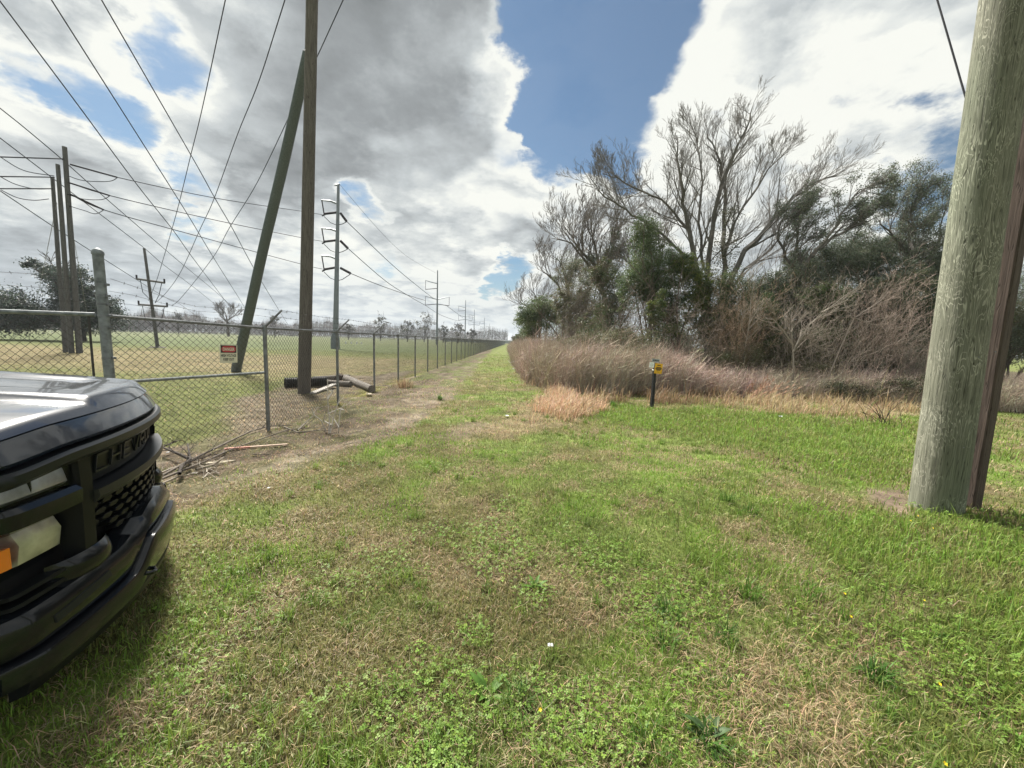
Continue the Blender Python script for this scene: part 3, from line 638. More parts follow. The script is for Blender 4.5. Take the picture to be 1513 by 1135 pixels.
for (b,t,r,wd),lab in zip(cl,('shortest and leftmost of three grey poles standing together by the oak','middle one of three grey poles standing together by the oak','tallest and rightmost of three grey poles standing together by the oak')):
    B=gnd(*b);T=at(t[0],t[1],B.y);ctops.append(T)
    pole('utility_pole',B,T,r,r*.72,m_greyp,n=14,label=lab,cat='utility pole',group='cluster of three poles in the field')
B=gnd(233,514);T=at(213,367,B.y)
dp=empty('utility_pole',B,label='slim dark distant pole with two crossarms between gate post and danger sign',cat='utility pole')
mb=MB();mb.tube([(0,0,-.1),T-B],[.145,.095],10);mb.build('shaft',m_greyp,dp,True)
for a,b in (((202,412),(243,418)),((205,450),(247,453))):
    mb=MB();mb.tube([at(*a,B.y)-B,at(*b,B.y)-B],.09,6);mb.build('crossarm',m_greyp,dp)
    for q in (a,b):
        mb=MB();p=at(*q,B.y)-B;mb.tube([p,p+Vector((0,0,.35))],.07,6);mb.build('insulator',m_insul,dp)
    for l in (((a[0]+5,a[1]),(a[0]+9,a[1]+20),(a[0]+22,a[1]+33)),((b[0]-4,b[1]),(b[0]-8,b[1]+18),(b[0]-14,b[1]+30))):
        mb=MB();mb.tube([at(*q,B.y)-B for q in l],.025,4,False);mb.build('jumper_cable',m_wire,dp)
mb=MB();mb.tube([(0,0,.01),(0,0,.12)],[.7,.45],12);mb.build('base_mound',plain('dark_soil',(.07,.065,.045),.95),dp)
# ============================================================ PYLONS
def pyl1():
    Y=49.;b=gnd(505.5,515);b=Vector((b.x,Y,0));root=empty('steel_pylon',b,label='tall nearest steel pylon with three braced arms on its left side only',cat='pylon',group='steel pylons beyond the fence')
    P=lambda x,y:at(x,y,Y)-b
    mb=MB();mb.tube([(0,0,0),P(500,273)],[.36,.15],14);mb.build('shaft',m_pylon,root,True)
    mb=MB();mb.tube([(0,0,-.1),(0,0,1.2),(0,0,1.9)],[.55,.52,.40],14);mb.build('base_collar',m_pylon,root,True)
    mb=MB();mb.tube([P(494.5,274),P(502,272.5)],.10,6);mb.build('top_bracket',m_pylon,root)
    for k,(ya,yt,yr,yi) in enumerate(((302,296,320,314),(342.5,337.5,361,355),(384,378,402,395))):
        mb=MB();mb.tube([P(500.5,ya),P(488,yt+1),P(475.5,yt)],[.13,.11,.09],6);mb.build('davit_arm',m_pylon,root)
        mb=MB();mb.tube([P(475.5,yt),P(479,yr-3)],.075,6);mb.tube([P(476,yr-1),P(480,yr-3)],.1,6);mb.build('hanger_rod',m_insul,root)
        mb=MB();mb.tube([P(480,yr-4),P(498,yi)],.14,6);mb.build('insulator',m_insul,root)
        e=((512,327),(514,367),(518,404))[k]
        mb=MB();mb.tube([P(503,yi+1),P(*e)],.15,6);mb.build('insulator',m_insul,root)
        mb=MB();mb.tube([P(479,yr),P(488,yr+9),P(498,yr+13),P(506,yr+11),P(e[0],e[1]+1)],.045,4,False);mb.build('jumper_cable',m_wire,root)
pyl1()
def pyl2():
    root=empty('steel_pylon',(0,0,0),group='steel pylons beyond the fence')
    mb=MB();mb.tube([(0,0,-.1),(0,0,21)],[.34,.13],12);mb.build('shaft',m_pylon,root,True)
    for s,z in ((-1,17.3),(-1,12.9),(1,12.9)):
        mb=MB();mb.tube([(0,0,z),(s*1.6,0,z+.35),(s*3.4,0,z+.8)],[.13,.11,.08],6);mb.build('davit_arm',m_pylon,root)
        mb=MB();mb.tube([(s*3.4,0,z+.8),(s*3.4,0,z-1.7)],.06,6);mb.build('hanger_rod',m_insul,root)
        mb=MB();mb.tube([(s*3.4,0,z-1.7),(0,0,z-1.3)],.09,6);mb.build('insulator',m_insul,root)
    return root
def copy_tree(o,parent=None):
    c=o.copy();COL.objects.link(c);c.parent=parent
    for ch in list(o.children): copy_tree(ch,c)
    return c
pr_=pyl2()
labs=['second nearest steel pylon, left of the far end of the fence','third nearest steel pylon in the receding row','fourth nearest steel pylon in the receding row','fifth nearest steel pylon, a thin mast in the receding row','sixth nearest steel pylon, a thin mast in the receding row','seventh nearest steel pylon, tiny and faint in the row','farthest tiny steel pylon of the receding row']
for i,(px,Y) in enumerate(((645.5,112),(687,192),(700,250),(715,340),(722.5,450),(727,560),(733,700))):
    o=pr_ if i==0 else copy_tree(pr_)
    g=at(px,505,Y);o.location=(g.x,Y,0);o['label']=labs[i];o['category']='pylon'
    if i>2: o.scale=(1,1,1.02)
# ============================================================ WIRES
def wire(pts,Y0,Y1,r,label,name='power_line',group=None,cat='power line',mat=None,ext0=0,r1=None):
    P=[Vector((a,b)) for a,b in pts]
    if ext0: P=[P[0]+(P[0]-P[1]).normalized()*ext0]+P
    s=[0]
    for a,b in zip(P,P[1:]): s.append(s[-1]+(b-a).length)
    # smooth pixel path by Catmull resampling
    Q=[]
    for i in range(len(P)-1):
        p0=P[max(i-1,0)];p1=P[i];p2=P[i+1];p3=P[min(i+2,len(P)-1)]
        for k in range(6):
            t=k/6;q=.5*((2*p1)+(p2-p0)*t+(2*p0-5*p1+4*p2-p3)*t*t+(3*p1-p0-3*p2+p3)*t**3);Q.append((q,s[i]+(s[i+1]-s[i])*t))
    Q.append((P[-1],s[-1]));W=[]
    for q,ss in Q:
        u=ss/s[-1];Y=1/((1-u)/Y0+u/Y1);W.append(at(q.x,q.y,Y))
    rr=[r+(( r1 or r)-r)*(i/(len(W)-1)) for i in range(len(W))]
    o0=W[0].copy();mb=MB();mb.tube([w-o0 for w in W],rr,5)
    return mb.build(name,mat or m_wire,None,True,loc=o0,label=label,cat=cat,group=group)
g1='three lines falling to the lower right across the sky'
wire([(0,2),(106,143),(197,266),(254,338),(284,380),(356,475)],12,190,.019,'power line from the top left corner down to the leaning pole',group=g1,ext0=200,r1=.05)
wire([(76,0),(197,190),(271,307),(315,380),(362,455),(377,481)],12,190,.019,'middle one of the three lines falling rightward from the top left edge',group=g1,ext0=200,r1=.05)
wire([(150,0),(282,229),(317,292),(342,335),(377,400),(426,481),(436,497)],12,190,.019,'rightmost of the three lines falling rightward, reaching the tall brown pole',group=g1,ext0=200,r1=.05)
g2='three lines falling to the lower left onto the distant crossarm pole'
wire([(333,0),(300,155),(282,229),(261,314),(236,400),(227,426),(222,437)],11,35.9,.017,'leftmost of three lines falling leftward onto the distant crossarm pole',group=g2,ext0=250)
wire([(421,0),(384,116),(352,196),(317,292),(296,338),(268,400),(246,432),(230,447)],11,35.9,.017,'middle line of three falling leftward onto the distant crossarm pole',group=g2,ext0=250)
wire([(507,0),(469,83),(432,162),(381,268),(340,335),(315,380),(265,443),(249,451)],12,35.9,.017,'line passing behind the tall brown pole and falling left to the lower crossarm',group=g2,ext0=250)
g3='thin lines crossing behind the three pole cluster'
wire([(0,160),(35,188),(92,236),(155,292),(257,380),(316,429),(357,466)],20,190,.028,'upper thin line touching the tallest grey pole near its top',group=g3,ext0=150,r1=.05)
wire([(0,204),(76,262),(151,319),(211,365),(240,390),(283,422),(324,455)],20,190,.028,'middle thin line touching the shortest grey pole top',group=g3,ext0=150,r1=.05)
wire([(0,282),(76,333),(141,375),(240,437),(265,449),(289,466)],20,190,.028,'lowest thin line passing halfway down the three grey poles',group=g3,ext0=150,r1=.05)
g4='three lines from the pole cluster to the nearest pylon'
for k,(l,lb_) in enumerate(((((104,243),(173,262),(314,292),(444,312),(479,318)),'top line from the grey pole cluster to the nearest pylon'),(((102,270),(162,289),(303,322),(389,340),(444,351),(478,357)),'middle line from the grey pole cluster to the nearest pylon'),(((104,287),(153,310),(292,349),(440,389),(478,398)),'bottom line from the grey pole cluster to the nearest pylon'))):
    wire(l,24.6,49,.028,lb_,group=g4)
    a,b=Vector(l[0]),Vector(l[1]);wire([l[0],l[1]],24.6,26.5,.05,('top','middle','bottom')[k]+' right hand insulator string on the grey pole cluster',name='insulator_string',cat='insulator',mat=m_insul)
    wire([(l[0][0]-3,l[0][1]+17),(l[0][0]+20,l[0][1]+24),(l[1][0]-12,l[1][1]+6),(l[1][0]+1,l[1][1])],24.6,26.5,.022,('top','middle','bottom')[k]+' jumper loop hanging right of the grey pole cluster',name='jumper_cable',cat='cable')
for k,(l,j) in enumerate(((((-40,231),(0,232),(93,235)),((2,233),(35,252),(80,260))),(((-40,261),(0,261),(80,262)),((2,262),(22,272),(50,279),(75,279))),(((-40,279),(0,279),(77,279)),((2,281),(25,292),(50,296),(72,294))))):
    nm=('top','middle','bottom')[k]
    wire(l,21,24.5,.035,nm+' near level line entering the grey pole cluster from the left',group='lines entering the pole cluster from the left')
    wire(j,22.5,24.5,.022,nm+' jumper loop hanging left of the grey pole cluster',name='jumper_cable',cat='cable')
g5='lines from the nearest pylon along the fence'
wire([(512,327),(579,391),(626,430),(642,442)],49,112,.045,'uppermost line sagging from the nearest to the second pylon',group=g5,r1=.06)
wire([(514,367),(568,414),(605,438),(628,451)],49,112,.045,'middle line sagging from the nearest to the second pylon',group=g5,r1=.06)
wire([(518,404),(557,420),(605,437),(628,444)],49,112,.045,'lowest line sagging from the nearest to the second pylon',group=g5,r1=.06)
wire([(503,274),(560,340),(600,378),(645,404)],49,112,.02,'faint overhead ground wire joining the two nearest pylon tops',group=g5)
wire([(628,451),(650,465),(672,473),(680,474)],112,192,.06,'line sagging from the left arm of the second to the third pylon',group=g5)
wire([(660,452),(675,463),(684,470)],112,192,.06,'line running from the right arm of the second to the third pylon',group=g5)
wire([(1360,-80),(1385,0),(1428,148),(1447,215)],5.6,4.25,.0095,'dark guy cable coming down onto the thick pale pole',name='guy_cable',cat='cable')
# guy wires of the cluster with white guards
for (a,b,g0,lab) in (((84,300),(43,500),(48,466),'left guy wire of the grey pole cluster with a white guard'),((100,300),(136,507),(129,466),'right guy wire of the grey pole cluster with a white guard')):
    B=gnd(*b);T=at(a[0],a[1],24.4);root=empty('guy_wire',B,label=lab,cat='guy wire')
    mb=MB();mb.tube([(0,0,0),T-B],.018,4);mb.build('cable',m_galv,root)
    t=(T-B).normalized();mb=MB();mb.tube([t*.05,t*2.0],.045,6);mb.build('guard',plain('white_plastic',(.72,.72,.68),.5),root)
# ============================================================ TREES
def grow(p,d,L,r,lv,mx,S,rnd,wind=Vector((0,0,.0)),n=5,kids=1.2,tips=None,ratio=.5,ang=(25,55),rmin=.006,wob=.22):
    """one limb: a bending chain of segments with side limbs"""
    seg=L/n;cur=Vector(p);dr=Vector(d).normalized()
    for i in range(n):
        ra=r*(1-.75*i/n);rb=r*(1-.75*(i+1)/n)
        dr=(dr+Vector((rnd.gauss(0,wob),rnd.gauss(0,wob),rnd.gauss(0,wob*.8)+.06))+wind*.25).normalized()
        nx=cur+dr*seg;S.append((tuple(cur),tuple(nx),max(ra,rmin),max(rb,rmin*.8),lv))
        if lv<mx and i>0:
            k=int(kids)+(rnd.random()<kids-int(kids))
            for _ in range(k):
                side=dr.cross(Vector((rnd.gauss(0,1),rnd.gauss(0,1),rnd.gauss(0,1)))).normalized()
                a=math.radians(rnd.uniform(*ang));nd_=dr*math.cos(a)+side*math.sin(a)+Vector((0,0,.15))
                grow(cur.lerp(nx,rnd.random()),nd_,L*ratio*rnd.uniform(.7,1.2)*(1-.35*i/n),rb*.62,lv+1,mx,S,rnd,wind,max(3,n-1),kids,tips,ratio,ang,rmin,wob)
        cur=nx
    if tips is not None: tips.append(tuple(cur))
def bare_mesh(S,col,colt,o0,n=4,jt=.12):
    P0=np.array([s[0] for s in S])-np.array(o0);P1=np.array([s[1] for s in S])-np.array(o0)
    r0=np.array([s[2] for s in S]);r1=np.array([s[3] for s in S]);lv=np.array([s[4] for s in S],float)
    V,Q=frusta_np(P0,P1,r0,r1,n);t=np.clip(lv/4,0,1)[:,None]
    c=np.array(col)*(1-t)+np.array(colt)*t;c=c*(1+rng.normal(0,jt,(len(c),1)))
    return V,Q,None,np.repeat(c,2*n,axis=0)
def leaves_at(P,size,col,jt=.2,asp=.5,flat=None):
    n=len(P);a=rng.normal(0,1,(n,3));a/=np.linalg.norm(a,axis=1,keepdims=True)
    b=rng.normal(0,1,(n,3));b-=a*(a*b).sum(1,keepdims=True);b/=np.linalg.norm(b,axis=1,keepdims=True)
    s=(size*rng.uniform(.6,1.3,n))[:,None]
    V=np.stack([P-a*s*.5,P+b*s*asp*.5,P+a*s*.5,P-b*s*asp*.5],1).reshape(-1,3);k=np.arange(n)*4
    c=jit(np.broadcast_to(col,(n,3)),n,jt)
    return V,np.stack([k,k+1,k+2,k+3],1),None,np.repeat(c,4,axis=0)
def leafmass(lobes,n,size,cols,clump=.16,zmin=.02,shell=.55,jt=.2):
    """lobes: list of (centre, radii). Leaves sit in clumps spread through the lobes, leaving gaps"""
    vol=np.array([l[1][0]*l[1][2] for l in lobes]);vol/=vol.sum();out=[]
    for (c,r),w in zip(lobes,vol):
        m=int(n*w);nc=max(12,int(m/90));u=rng.normal(0,1,(nc,3));u/=np.linalg.norm(u,axis=1,keepdims=True)
        rad=(rng.random(nc)**shell)[:,None]*(.75+.45*rng.random((nc,1)));cc=np.array(c)+u*rad*np.array(r)
        k=rng.integers(0,nc,m);sc=np.mean(r)*clump*(.6+.9*rng.random(nc))
        P=cc[k]+rng.normal(0,1,(m,3))*sc[k][:,None]*np.array([1.1,1.1,.75])
        ci=rng.integers(0,len(cols),nc);C=np.array(cols)[ci][k]*(.8+.4*rng.random(nc))[k][:,None]
        q=P[:,2]>zmin;P=P[q];C=C[q];out.append(leaves_at(P,size,C,jt))
    return cat(out)
BR=(.13,.12,.11);BT=(.17,.15,.14)
def shift(a,o): return (a[0]-np.array(o),)+a[1:]
def plant(name,base,crown=None,trunk=None,label='',cat_='tree',group=None,crown_name='crown'):
    root=empty(name,base,label=label,cat=cat_,group=group)
    if crown is not None:
        V,Q,T,C=shift(crown,base);link(crown_name,mesh_np('crown',V,Q,T,C),root,m_leaf)
    if trunk is not None: V,Q,T,C=trunk;link('trunk',mesh_np('trunk',V,Q,T,C),root,m_bark)
    return root
# ---- the big bare tree
def big_tree():
    rnd=random.Random(5);Y=22.;S=[];base=at(1052,520,Y);base.z=0
    stems=[[(1048,558),(1036,440),(1022,360),(1008,300),(1003,250),(1000,200)],
           [(1030,420),(1018,340),(985,302),(950,283),(912,262),(890,256)],
           [(1026,390),(985,352),(945,322),(915,304),(885,282),(872,262)],
           [(1056,558),(1044,430),(1050,360),(1062,290),(1083,232),(1103,190),(1112,158)],
           [(1062,558),(1068,420),(1070,340),(1072,280),(1058,225),(1045,190)],
           [(1066,558),(1074,430),(1100,370),(1138,330),(1172,290),(1208,268),(1248,252)],
           [(1072,440),(1100,398),(1140,368),(1160,330),(1195,305)],
           [(1070,380),(1085,330),(1110,290),(1135,250),(1158,228)],
           [(1040,400),(1032,330),(1038,270),(1030,215),(1020,180)]]
    for si,st in enumerate(stems):
        dy=0;pts=[]
        for i,q in enumerate(st):
            dy+=rnd.gauss(0,.35)*(i>0);
            if i==0: dy=rnd.gauss(0,.25)
            pts.append(at(*q,Y+dy))
        big_=si in (0,3,4,5);R=.165 if big_ else .07
        # refine
        pp=[]
        for a,b in zip(pts,pts[1:]):
            for k in range(3): pp.append(a.lerp(b,k/3)+Vector((rnd.gauss(0,.05),rnd.gauss(0,.08),rnd.gauss(0,.05)))*(k>0))
        pp.append(pts[-1]);m=len(pp)
        for i in range(m-1):
            t=i/(m-1);ra=R*(1-t)**.9+.018;rb=R*(1-(i+1)/(m-1))**.9+.018
            S.append((tuple(pp[i]),tuple(pp[i+1]),ra,rb,0))
            if t>.28 or not big_:
                dr=(pp[i+1]-pp[i]).normalized()
                for _ in range(2 if t>.5 else 1):
                    side=Vector((rnd.gauss(0,1),rnd.gauss(0,.8),rnd.gauss(0,.6)));side=(side-dr*side.dot(dr)).normalized()
                    a=math.radians(rnd.uniform(25,62))
                    grow(pp[i],dr*math.cos(a)+side*math.sin(a)+Vector((.04,0,.26)),rnd.uniform(2.0,3.0)*(1.15-.75*t)*(1.25 if si in (5,6) else 1),rb*.42+.007,1,4,S,rnd,Vector((.16 if pp[i].x>base.x-1 else -.10,0,.06)),5,1.5,None,.60,(18,42),.0046,.075)
    V=bare_mesh([s for s in S],(.14,.132,.12),(.185,.17,.158),base)
    root=plant('bare_tree',base,None,V,'tall bare spreading tree rising highest above the thicket','tree')
    # ivy and snagged leaves on the limbs
    L=leafmass([(at(1078,318,Y),(.5,.5,1.0)),(at(1070,375,Y),(.8,.6,1.6)),(at(1040,410,Y),(.9,.7,1.8))],5000,.09,[(.06,.07,.035),(.09,.08,.05)],.3)
    V,Q,T,C=shift(L,base);link('ivy',mesh_np('ivy',V,Q,T,C),root,m_leaf)
    print('bigtree segs',len(S))
big_tree()
def bare_px(stems,Y,R,label,seed,lim=(1.6,2.6),mx=4,kids=1.2,leaf=None,col=BR,colt=BT,group=None,wind=(.2,0,.1),rm=.009,name='bare_tree'):
    rnd=random.Random(seed);S=[];tips=[];b=at(*stems[0][0],Y);base=Vector((b.x,Y,0))
    for si,st in enumerate(stems):
        pts=[at(*q,Y+rnd.gauss(0,.3 if R>.06 else .05)) for q in st]
        if si==0: pts[0]=Vector((pts[0].x,Y,0))
        pp=[]
        for a,b in zip(pts,pts[1:]):
            for k in range(3): pp.append(a.lerp(b,k/3)+Vector((rnd.gauss(0,.06),rnd.gauss(0,.1),rnd.gauss(0,.06)))*(k>0)*(1 if R>.06 else .2))
        pp.append(pts[-1]);m=len(pp);Rr=R*(1 if si==0 else .7)
        for i in range(m-1):
            t=i/(m-1);e_=.014 if R>.06 else .005;rb=Rr*(1-(i+1)/(m-1))**.9+e_
            S.append((tuple(pp[i]),tuple(pp[i+1]),Rr*(1-t)**.9+e_,rb,0))
            if t>.3:
                dr=(pp[i+1]-pp[i]).normalized()
                for _ in range(2):
                    side=Vector((rnd.gauss(0,1),rnd.gauss(0,.8),rnd.gauss(0,.6)));side=(side-dr*side.dot(dr)).normalized()
                    a=math.radians(rnd.uniform(25,55))
                    grow(pp[i],dr*math.cos(a)+side*math.sin(a)+Vector((.08,0,.2)),rnd.uniform(*lim)*(1.15-.4*t),rb*.45+(.01 if R>.06 else .001),1,mx,S,rnd,Vector(wind),5,kids,tips,.58,(20,45),rm,.09)
    L=None
    if leaf:
        n,sz,cols,sp=leaf;T_=np.array(tips);k=rng.integers(0,len(T_),n);P=T_[k]+rng.normal(0,sp,(n,3))
        L=leaves_at(P,sz,np.array(cols)[rng.integers(0,len(cols),n)],.2)
    print(label,len(S));return plant(name,base,L,bare_mesh(S,col,colt,base),label,'tree',group)
DG=[(.10,.14,.058),(.08,.12,.048),(.13,.165,.07)]
DB=[(.135,.16,.11),(.16,.18,.125),(.105,.13,.09)]
YG=[(.15,.185,.04),(.11,.15,.038),(.17,.20,.05)]
OL=[(.15,.15,.085),(.12,.135,.065),(.17,.145,.10)]
bare_px([[(902,560),(895,450),(885,400),(875,350),(862,318)],[(893,440),(868,390),(845,360),(815,352)],[(893,420),(905,370),(912,330),(905,300)],[(885,400),(850,360),(835,335)]],26,.16,'grey bare tree left of the tall bare tree, leafless crown over the thicket',11,(2.,3.))
bare_px([[(850,545),(842,450),(832,400),(820,380)],[(842,450),(815,410),(798,396)],[(840,420),(855,370),(852,345)]],32,.15,'smaller grey bare tree at the left shoulder of the wood',12,(2.,3.))
bare_px([[(800,530),(797,470),(792,440),(785,425)],[(797,470),(775,450),(768,445)],[(797,460),(812,430)]],42,.14,'low bare tree nearest the path at the left end of the wood',13,(1.8,2.6),3,1.6)
bare_px([[(975,545),(965,450),(945,390),(925,345)],[(965,440),(975,370),(985,330)],[(960,420),(930,390),(905,370)]],24,.13,'grey bare tree just behind the dark green privet left of the tall tree',14,(1.8,2.6))
bare_px([[(1190,560),(1185,430),(1178,370),(1180,330),(1195,285)],[(1182,410),(1205,370),(1240,330),(1262,290),(1290,272)],[(1184,420),(1160,380),(1150,340),(1165,305)],[(1200,380),(1230,350),(1275,330),(1300,310)]],19.5,.11,'windblown dark leafed tree right of the tall bare tree',15,(1.1,1.7),3,1.2,(22000,.075,DB,.075),wind=(.5,0,.1))
bare_px([[(1395,560),(1370,430),(1350,370),(1345,320),(1355,292)],[(1365,410),(1390,350),(1400,300)],[(1355,390),(1320,350),(1300,325)],[(1370,430),(1420,380),(1450,330)]],20.5,.12,'fine leafed tree beside the thick pole at the right of the wood',16,(1.4,2.2),3,1.4,(34000,.065,DB,.11))
bare_px([[(1093,585),(1100,520),(1108,470),(1112,430),(1118,398)],[(1104,500),(1090,470)],[(1106,480),(1122,455)]],15.5,.032,'slender pale bare sapling standing in front of the thicket',17,(.5,.9),3,.8,col=(.36,.33,.28),colt=(.26,.22,.18),rm=.005)
bare_px([[(1172,580),(1172,520),(1170,490),(1176,478)],[(1172,520),(1195,480),(1225,455),(1260,430)],[(1172,510),(1150,480),(1138,470)],[(1172,520),(1185,490),(1200,498)]],13.5,.036,'pale dead small tree with one long limb leaning right, in the thicket',18,(.6,1.1),3,.9,col=(.30,.27,.23),colt=(.22,.18,.15),rm=.005)
bare_px([[(1215,560),(1262,470),(1300,445),(1318,425)],[(1262,470),(1290,480),(1305,487)]],13.8,.022,'leaning dead branchy sapling right in the thicket',19,(.6,1.1),3,.9,col=(.27,.23,.2),colt=(.22,.17,.14),rm=.005)
# ---- evergreen and mixed shrubs that fill the wood: px centre, px radii, depth
def shrub(lob,n,size,cols,label,name='evergreen_shrub',stems=5,clump=.16,cat_='shrub',group='shrubs filling the wood',shell=.5):
    lobes=[]
    for (cx,cy,rx,ry,Y) in lob:
        k=Y/568;c=np.array(at(cx,cy,Y));R_=np.array((rx*k,rx*k*.85,ry*k));lobes.append((c,tuple(R_*.78)))
        for _ in range(5):
            u=rng.normal(0,1,3);u/=np.linalg.norm(u);lobes.append((c+u*R_*rng.uniform(.5,.85),tuple(R_*rng.uniform(.25,.48))))
    c0=lobes[0][0];base=Vector((c0[0],c0[1],0));S=[];rnd=random.Random(int(lob[0][0]))
    for i in range(stems):
        c,r=lobes[i%len(lobes)];b=base+Vector((rnd.uniform(-.4,.4),rnd.uniform(-.3,.3),0))
        tgt=Vector(c)+Vector((rnd.uniform(-.5,.5)*r[0],rnd.uniform(-.5,.5)*r[1],rnd.uniform(0,.8)*r[2]))
        grow(b,tgt-b,(tgt-b).length*1.1,.06,1,3,S,rnd,n=6,kids=1.0,ratio=.4,rmin=.008,wob=.12)
    plant(name,base,leafmass(lobes,int(n*1.5),size*.78,cols,clump,shell=shell),bare_mesh(S,(.12,.10,.08),(.16,.13,.11),base),label,cat_,group)
shrub([(800,462,32,32,32),(783,478,22,22,34)],26000,.13,DG,'round dark green bush at the far left end of the wood')
shrub([(848,455,40,50,27),(870,500,40,30,25)],30000,.11,OL,'grey olive bushy tree between the left bush and the dark privet',clump=.13)
shrub([(905,440,42,60,23),(890,480,45,35,22)],30000,.095,OL+DG,'mixed olive bush left of the dark privet',clump=.13)
shrub([(962,395,42,62,19.5),(985,440,38,60,19),(940,430,30,50,19.5)],48000,.085,DG,'dark green privet in the middle of the wood')
shrub([(968,462,16,22,17.6),(985,488,22,14,17.4),(978,440,12,16,17.7)],12000,.07,YG+DG,'bright yellow green bush low in front of the dark privet')
shrub([(1018,400,28,32,18.5),(1030,440,24,40,18.6)],20000,.08,YG+DG,'yellow green vine covered bush at the foot of the tall bare tree')
shrub([(1078,445,48,60,18.5),(1060,490,45,40,18)],36000,.085,OL+DG,'brown olive bush behind the pale sapling')
shrub([(1150,440,48,45,20),(1135,480,50,50,19.5)],40000,.09,DG+DB,'dark green bush right of the pale sapling')
shrub([(1262,375,48,50,21),(1225,400,50,45,20.5),(1290,410,50,50,20.5)],60000,.085,DB,'rounded dark green tree top at the right centre of the wood')
shrub([(1205,450,55,50,19),(1260,465,60,55,18.5)],48000,.085,DB+OL,'broad dull green bush below the rounded tree top')
shrub([(1350,365,42,42,21.5),(1365,400,48,50,21)],36000,.09,DB,'dark leafy tree just left of the thick pole')
shrub([(1335,460,60,60,18.5),(1390,470,60,70,19)],52000,.085,DB+DG,'dark bush behind the brown tangle at the right')
shrub([(1480,430,70,90,22),(1540,470,80,80,22)],40000,.10,DB,'dark bush glimpsed right of the thick pole')
shrub([(930,505,60,22,17),(880,510,50,18,17.5)],22000,.075,OL,'low olive scrub behind the reddish stems',clump=.2)
shrub([(778,492,16,14,60),(772,497,12,10,80),(785,486,14,16,48)],14000,.20,OL+DG,'distant hedge like scrub where the wood meets the path end')
shrub([(763,501,8,6,120),(768,499,8,7,100)],5000,.30,OL,'farthest low scrub at the end of the wood')
shrub([(1270,577,50,10,12.6),(1340,572,50,16,12.4),(1390,570,40,18,12.4)],26000,.05,[(.08,.09,.04),(.11,.085,.06),(.06,.07,.035)],'low green and brown bramble mound left of the thick pole','bramble',2,.2)
shrub([(1120,470,32,34,16.6),(1140,510,36,22,16.4)],20000,.07,OL+DG,'olive green shrub between the pale sapling and the pale dead tree')
shrub([(1225,445,40,30,16.6),(1215,500,38,30,16.2)],22000,.07,OL+DG,'olive shrub showing behind the pale dead tree limb')
shrub([(1320,430,44,30,16.4),(1290,520,44,26,15.8),(1360,505,36,30,15.6)],26000,.07,OL+DB,'dull olive shrub showing through the brown tangle at the right')
shrub([(840,400,26,34,29),(905,372,26,34,25),(880,400,30,30,26)],22000,.09,OL+DB,'thin dark crown of grey green leaves among the left bare trees',clump=.2)
shrub([(1180,395,30,26,21.5),(1140,420,26,26,21)],18000,.08,DG+DB,'dark evergreen crown right of the tall bare tree base')
shrub([(1095,530,46,28,15.6),(1190,535,52,30,15.4),(1145,538,34,24,16.2)],32000,.065,OL,'low brown olive undergrowth at the foot of the pale sapling',clump=.2)
shrub([(1290,540,56,30,15.3),(1365,535,40,34,15.2)],26000,.065,OL+DB,'low brown olive undergrowth beneath the right tangle',clump=.2)
shrub([(1490,500,46,46,16.5),(1550,500,50,50,16.5)],26000,.08,DB+OL,'low dark bush right of the thick pole behind the tall grass',clump=.2)
for i,(cx,Y_) in enumerate(((830,40),(900,30),(980,27),(1060,25),(1130,26),(1200,25),(1270,25),(1340,26),(1410,26),(1480,28))):
    g=at(cx,505,Y_);k=568/Y_
    shrub([(cx,498,48,46,Y_),(cx+20,515,48,24,Y_-1)],16000,.13,OL+DB,'dim olive undergrowth deep inside the wood, %s'%('first','second','third','fourth','fifth','sixth','seventh','eighth','ninth','tenth')[i]+' clump from the path end',stems=2,clump=.24)
# ---- bare twiggy brown shrubs
def twigs(cx,cy,rx,ry,Y,label,seed,n=34,col=(.23,.195,.16),colt=(.27,.225,.19)):
    rnd=random.Random(seed);S=[];c=at(cx,cy,Y);k=Y/568;base=Vector((c.x,Y,0))
    for i in range(n):
        b=base+Vector((rnd.gauss(0,rx*k*.35),rnd.gauss(0,.5),0))
        tgt=Vector(c)+Vector((rnd.gauss(0,rx*k*.5),rnd.gauss(0,rx*k*.4),rnd.uniform(-.2,1)*ry*k))
        d_=tgt-b;grow(b,d_+Vector((0,0,.5)),d_.length*1.0,.011,1,4,S,rnd,Vector((.08,0,.0)),6,.95,None,.42,(25,70),.0034,.13)
    print('twigs',len(S));plant('bare_shrub',base,None,bare_mesh(S,col,colt,base,3,.25),label,'shrub','bare twiggy shrubs in the thicket')
twigs(862,450,50,45,23,'greyish bare shrub at the left part of the wood',31,30,(.20,.17,.14),(.20,.17,.145))
twigs(920,470,45,40,18,'grey twiggy shrub left of the yellow green bush',32,26,(.20,.17,.14),(.19,.15,.125))
twigs(1020,480,42,45,16.5,'brown twiggy shrub below the tall bare tree',33,22)
twigs(1085,490,45,50,15.8,'tawny brown twiggy shrub around the pale sapling',34,36,(.30,.225,.16),(.34,.25,.18))
twigs(1180,470,42,42,15,'purplish brown twiggy shrub around the pale dead tree',35,20)
twigs(1255,490,45,45,14.3,'brown twiggy tangle left of the reddest shrub',36,22)
twigs(1310,460,45,50,14.3,'reddest brown twiggy shrub near the thick pole',37,28,(.25,.195,.16),(.30,.235,.20))
twigs(1350,520,30,35,14.0,'dark brown twiggy shrub nearest the thick pole',38,26)
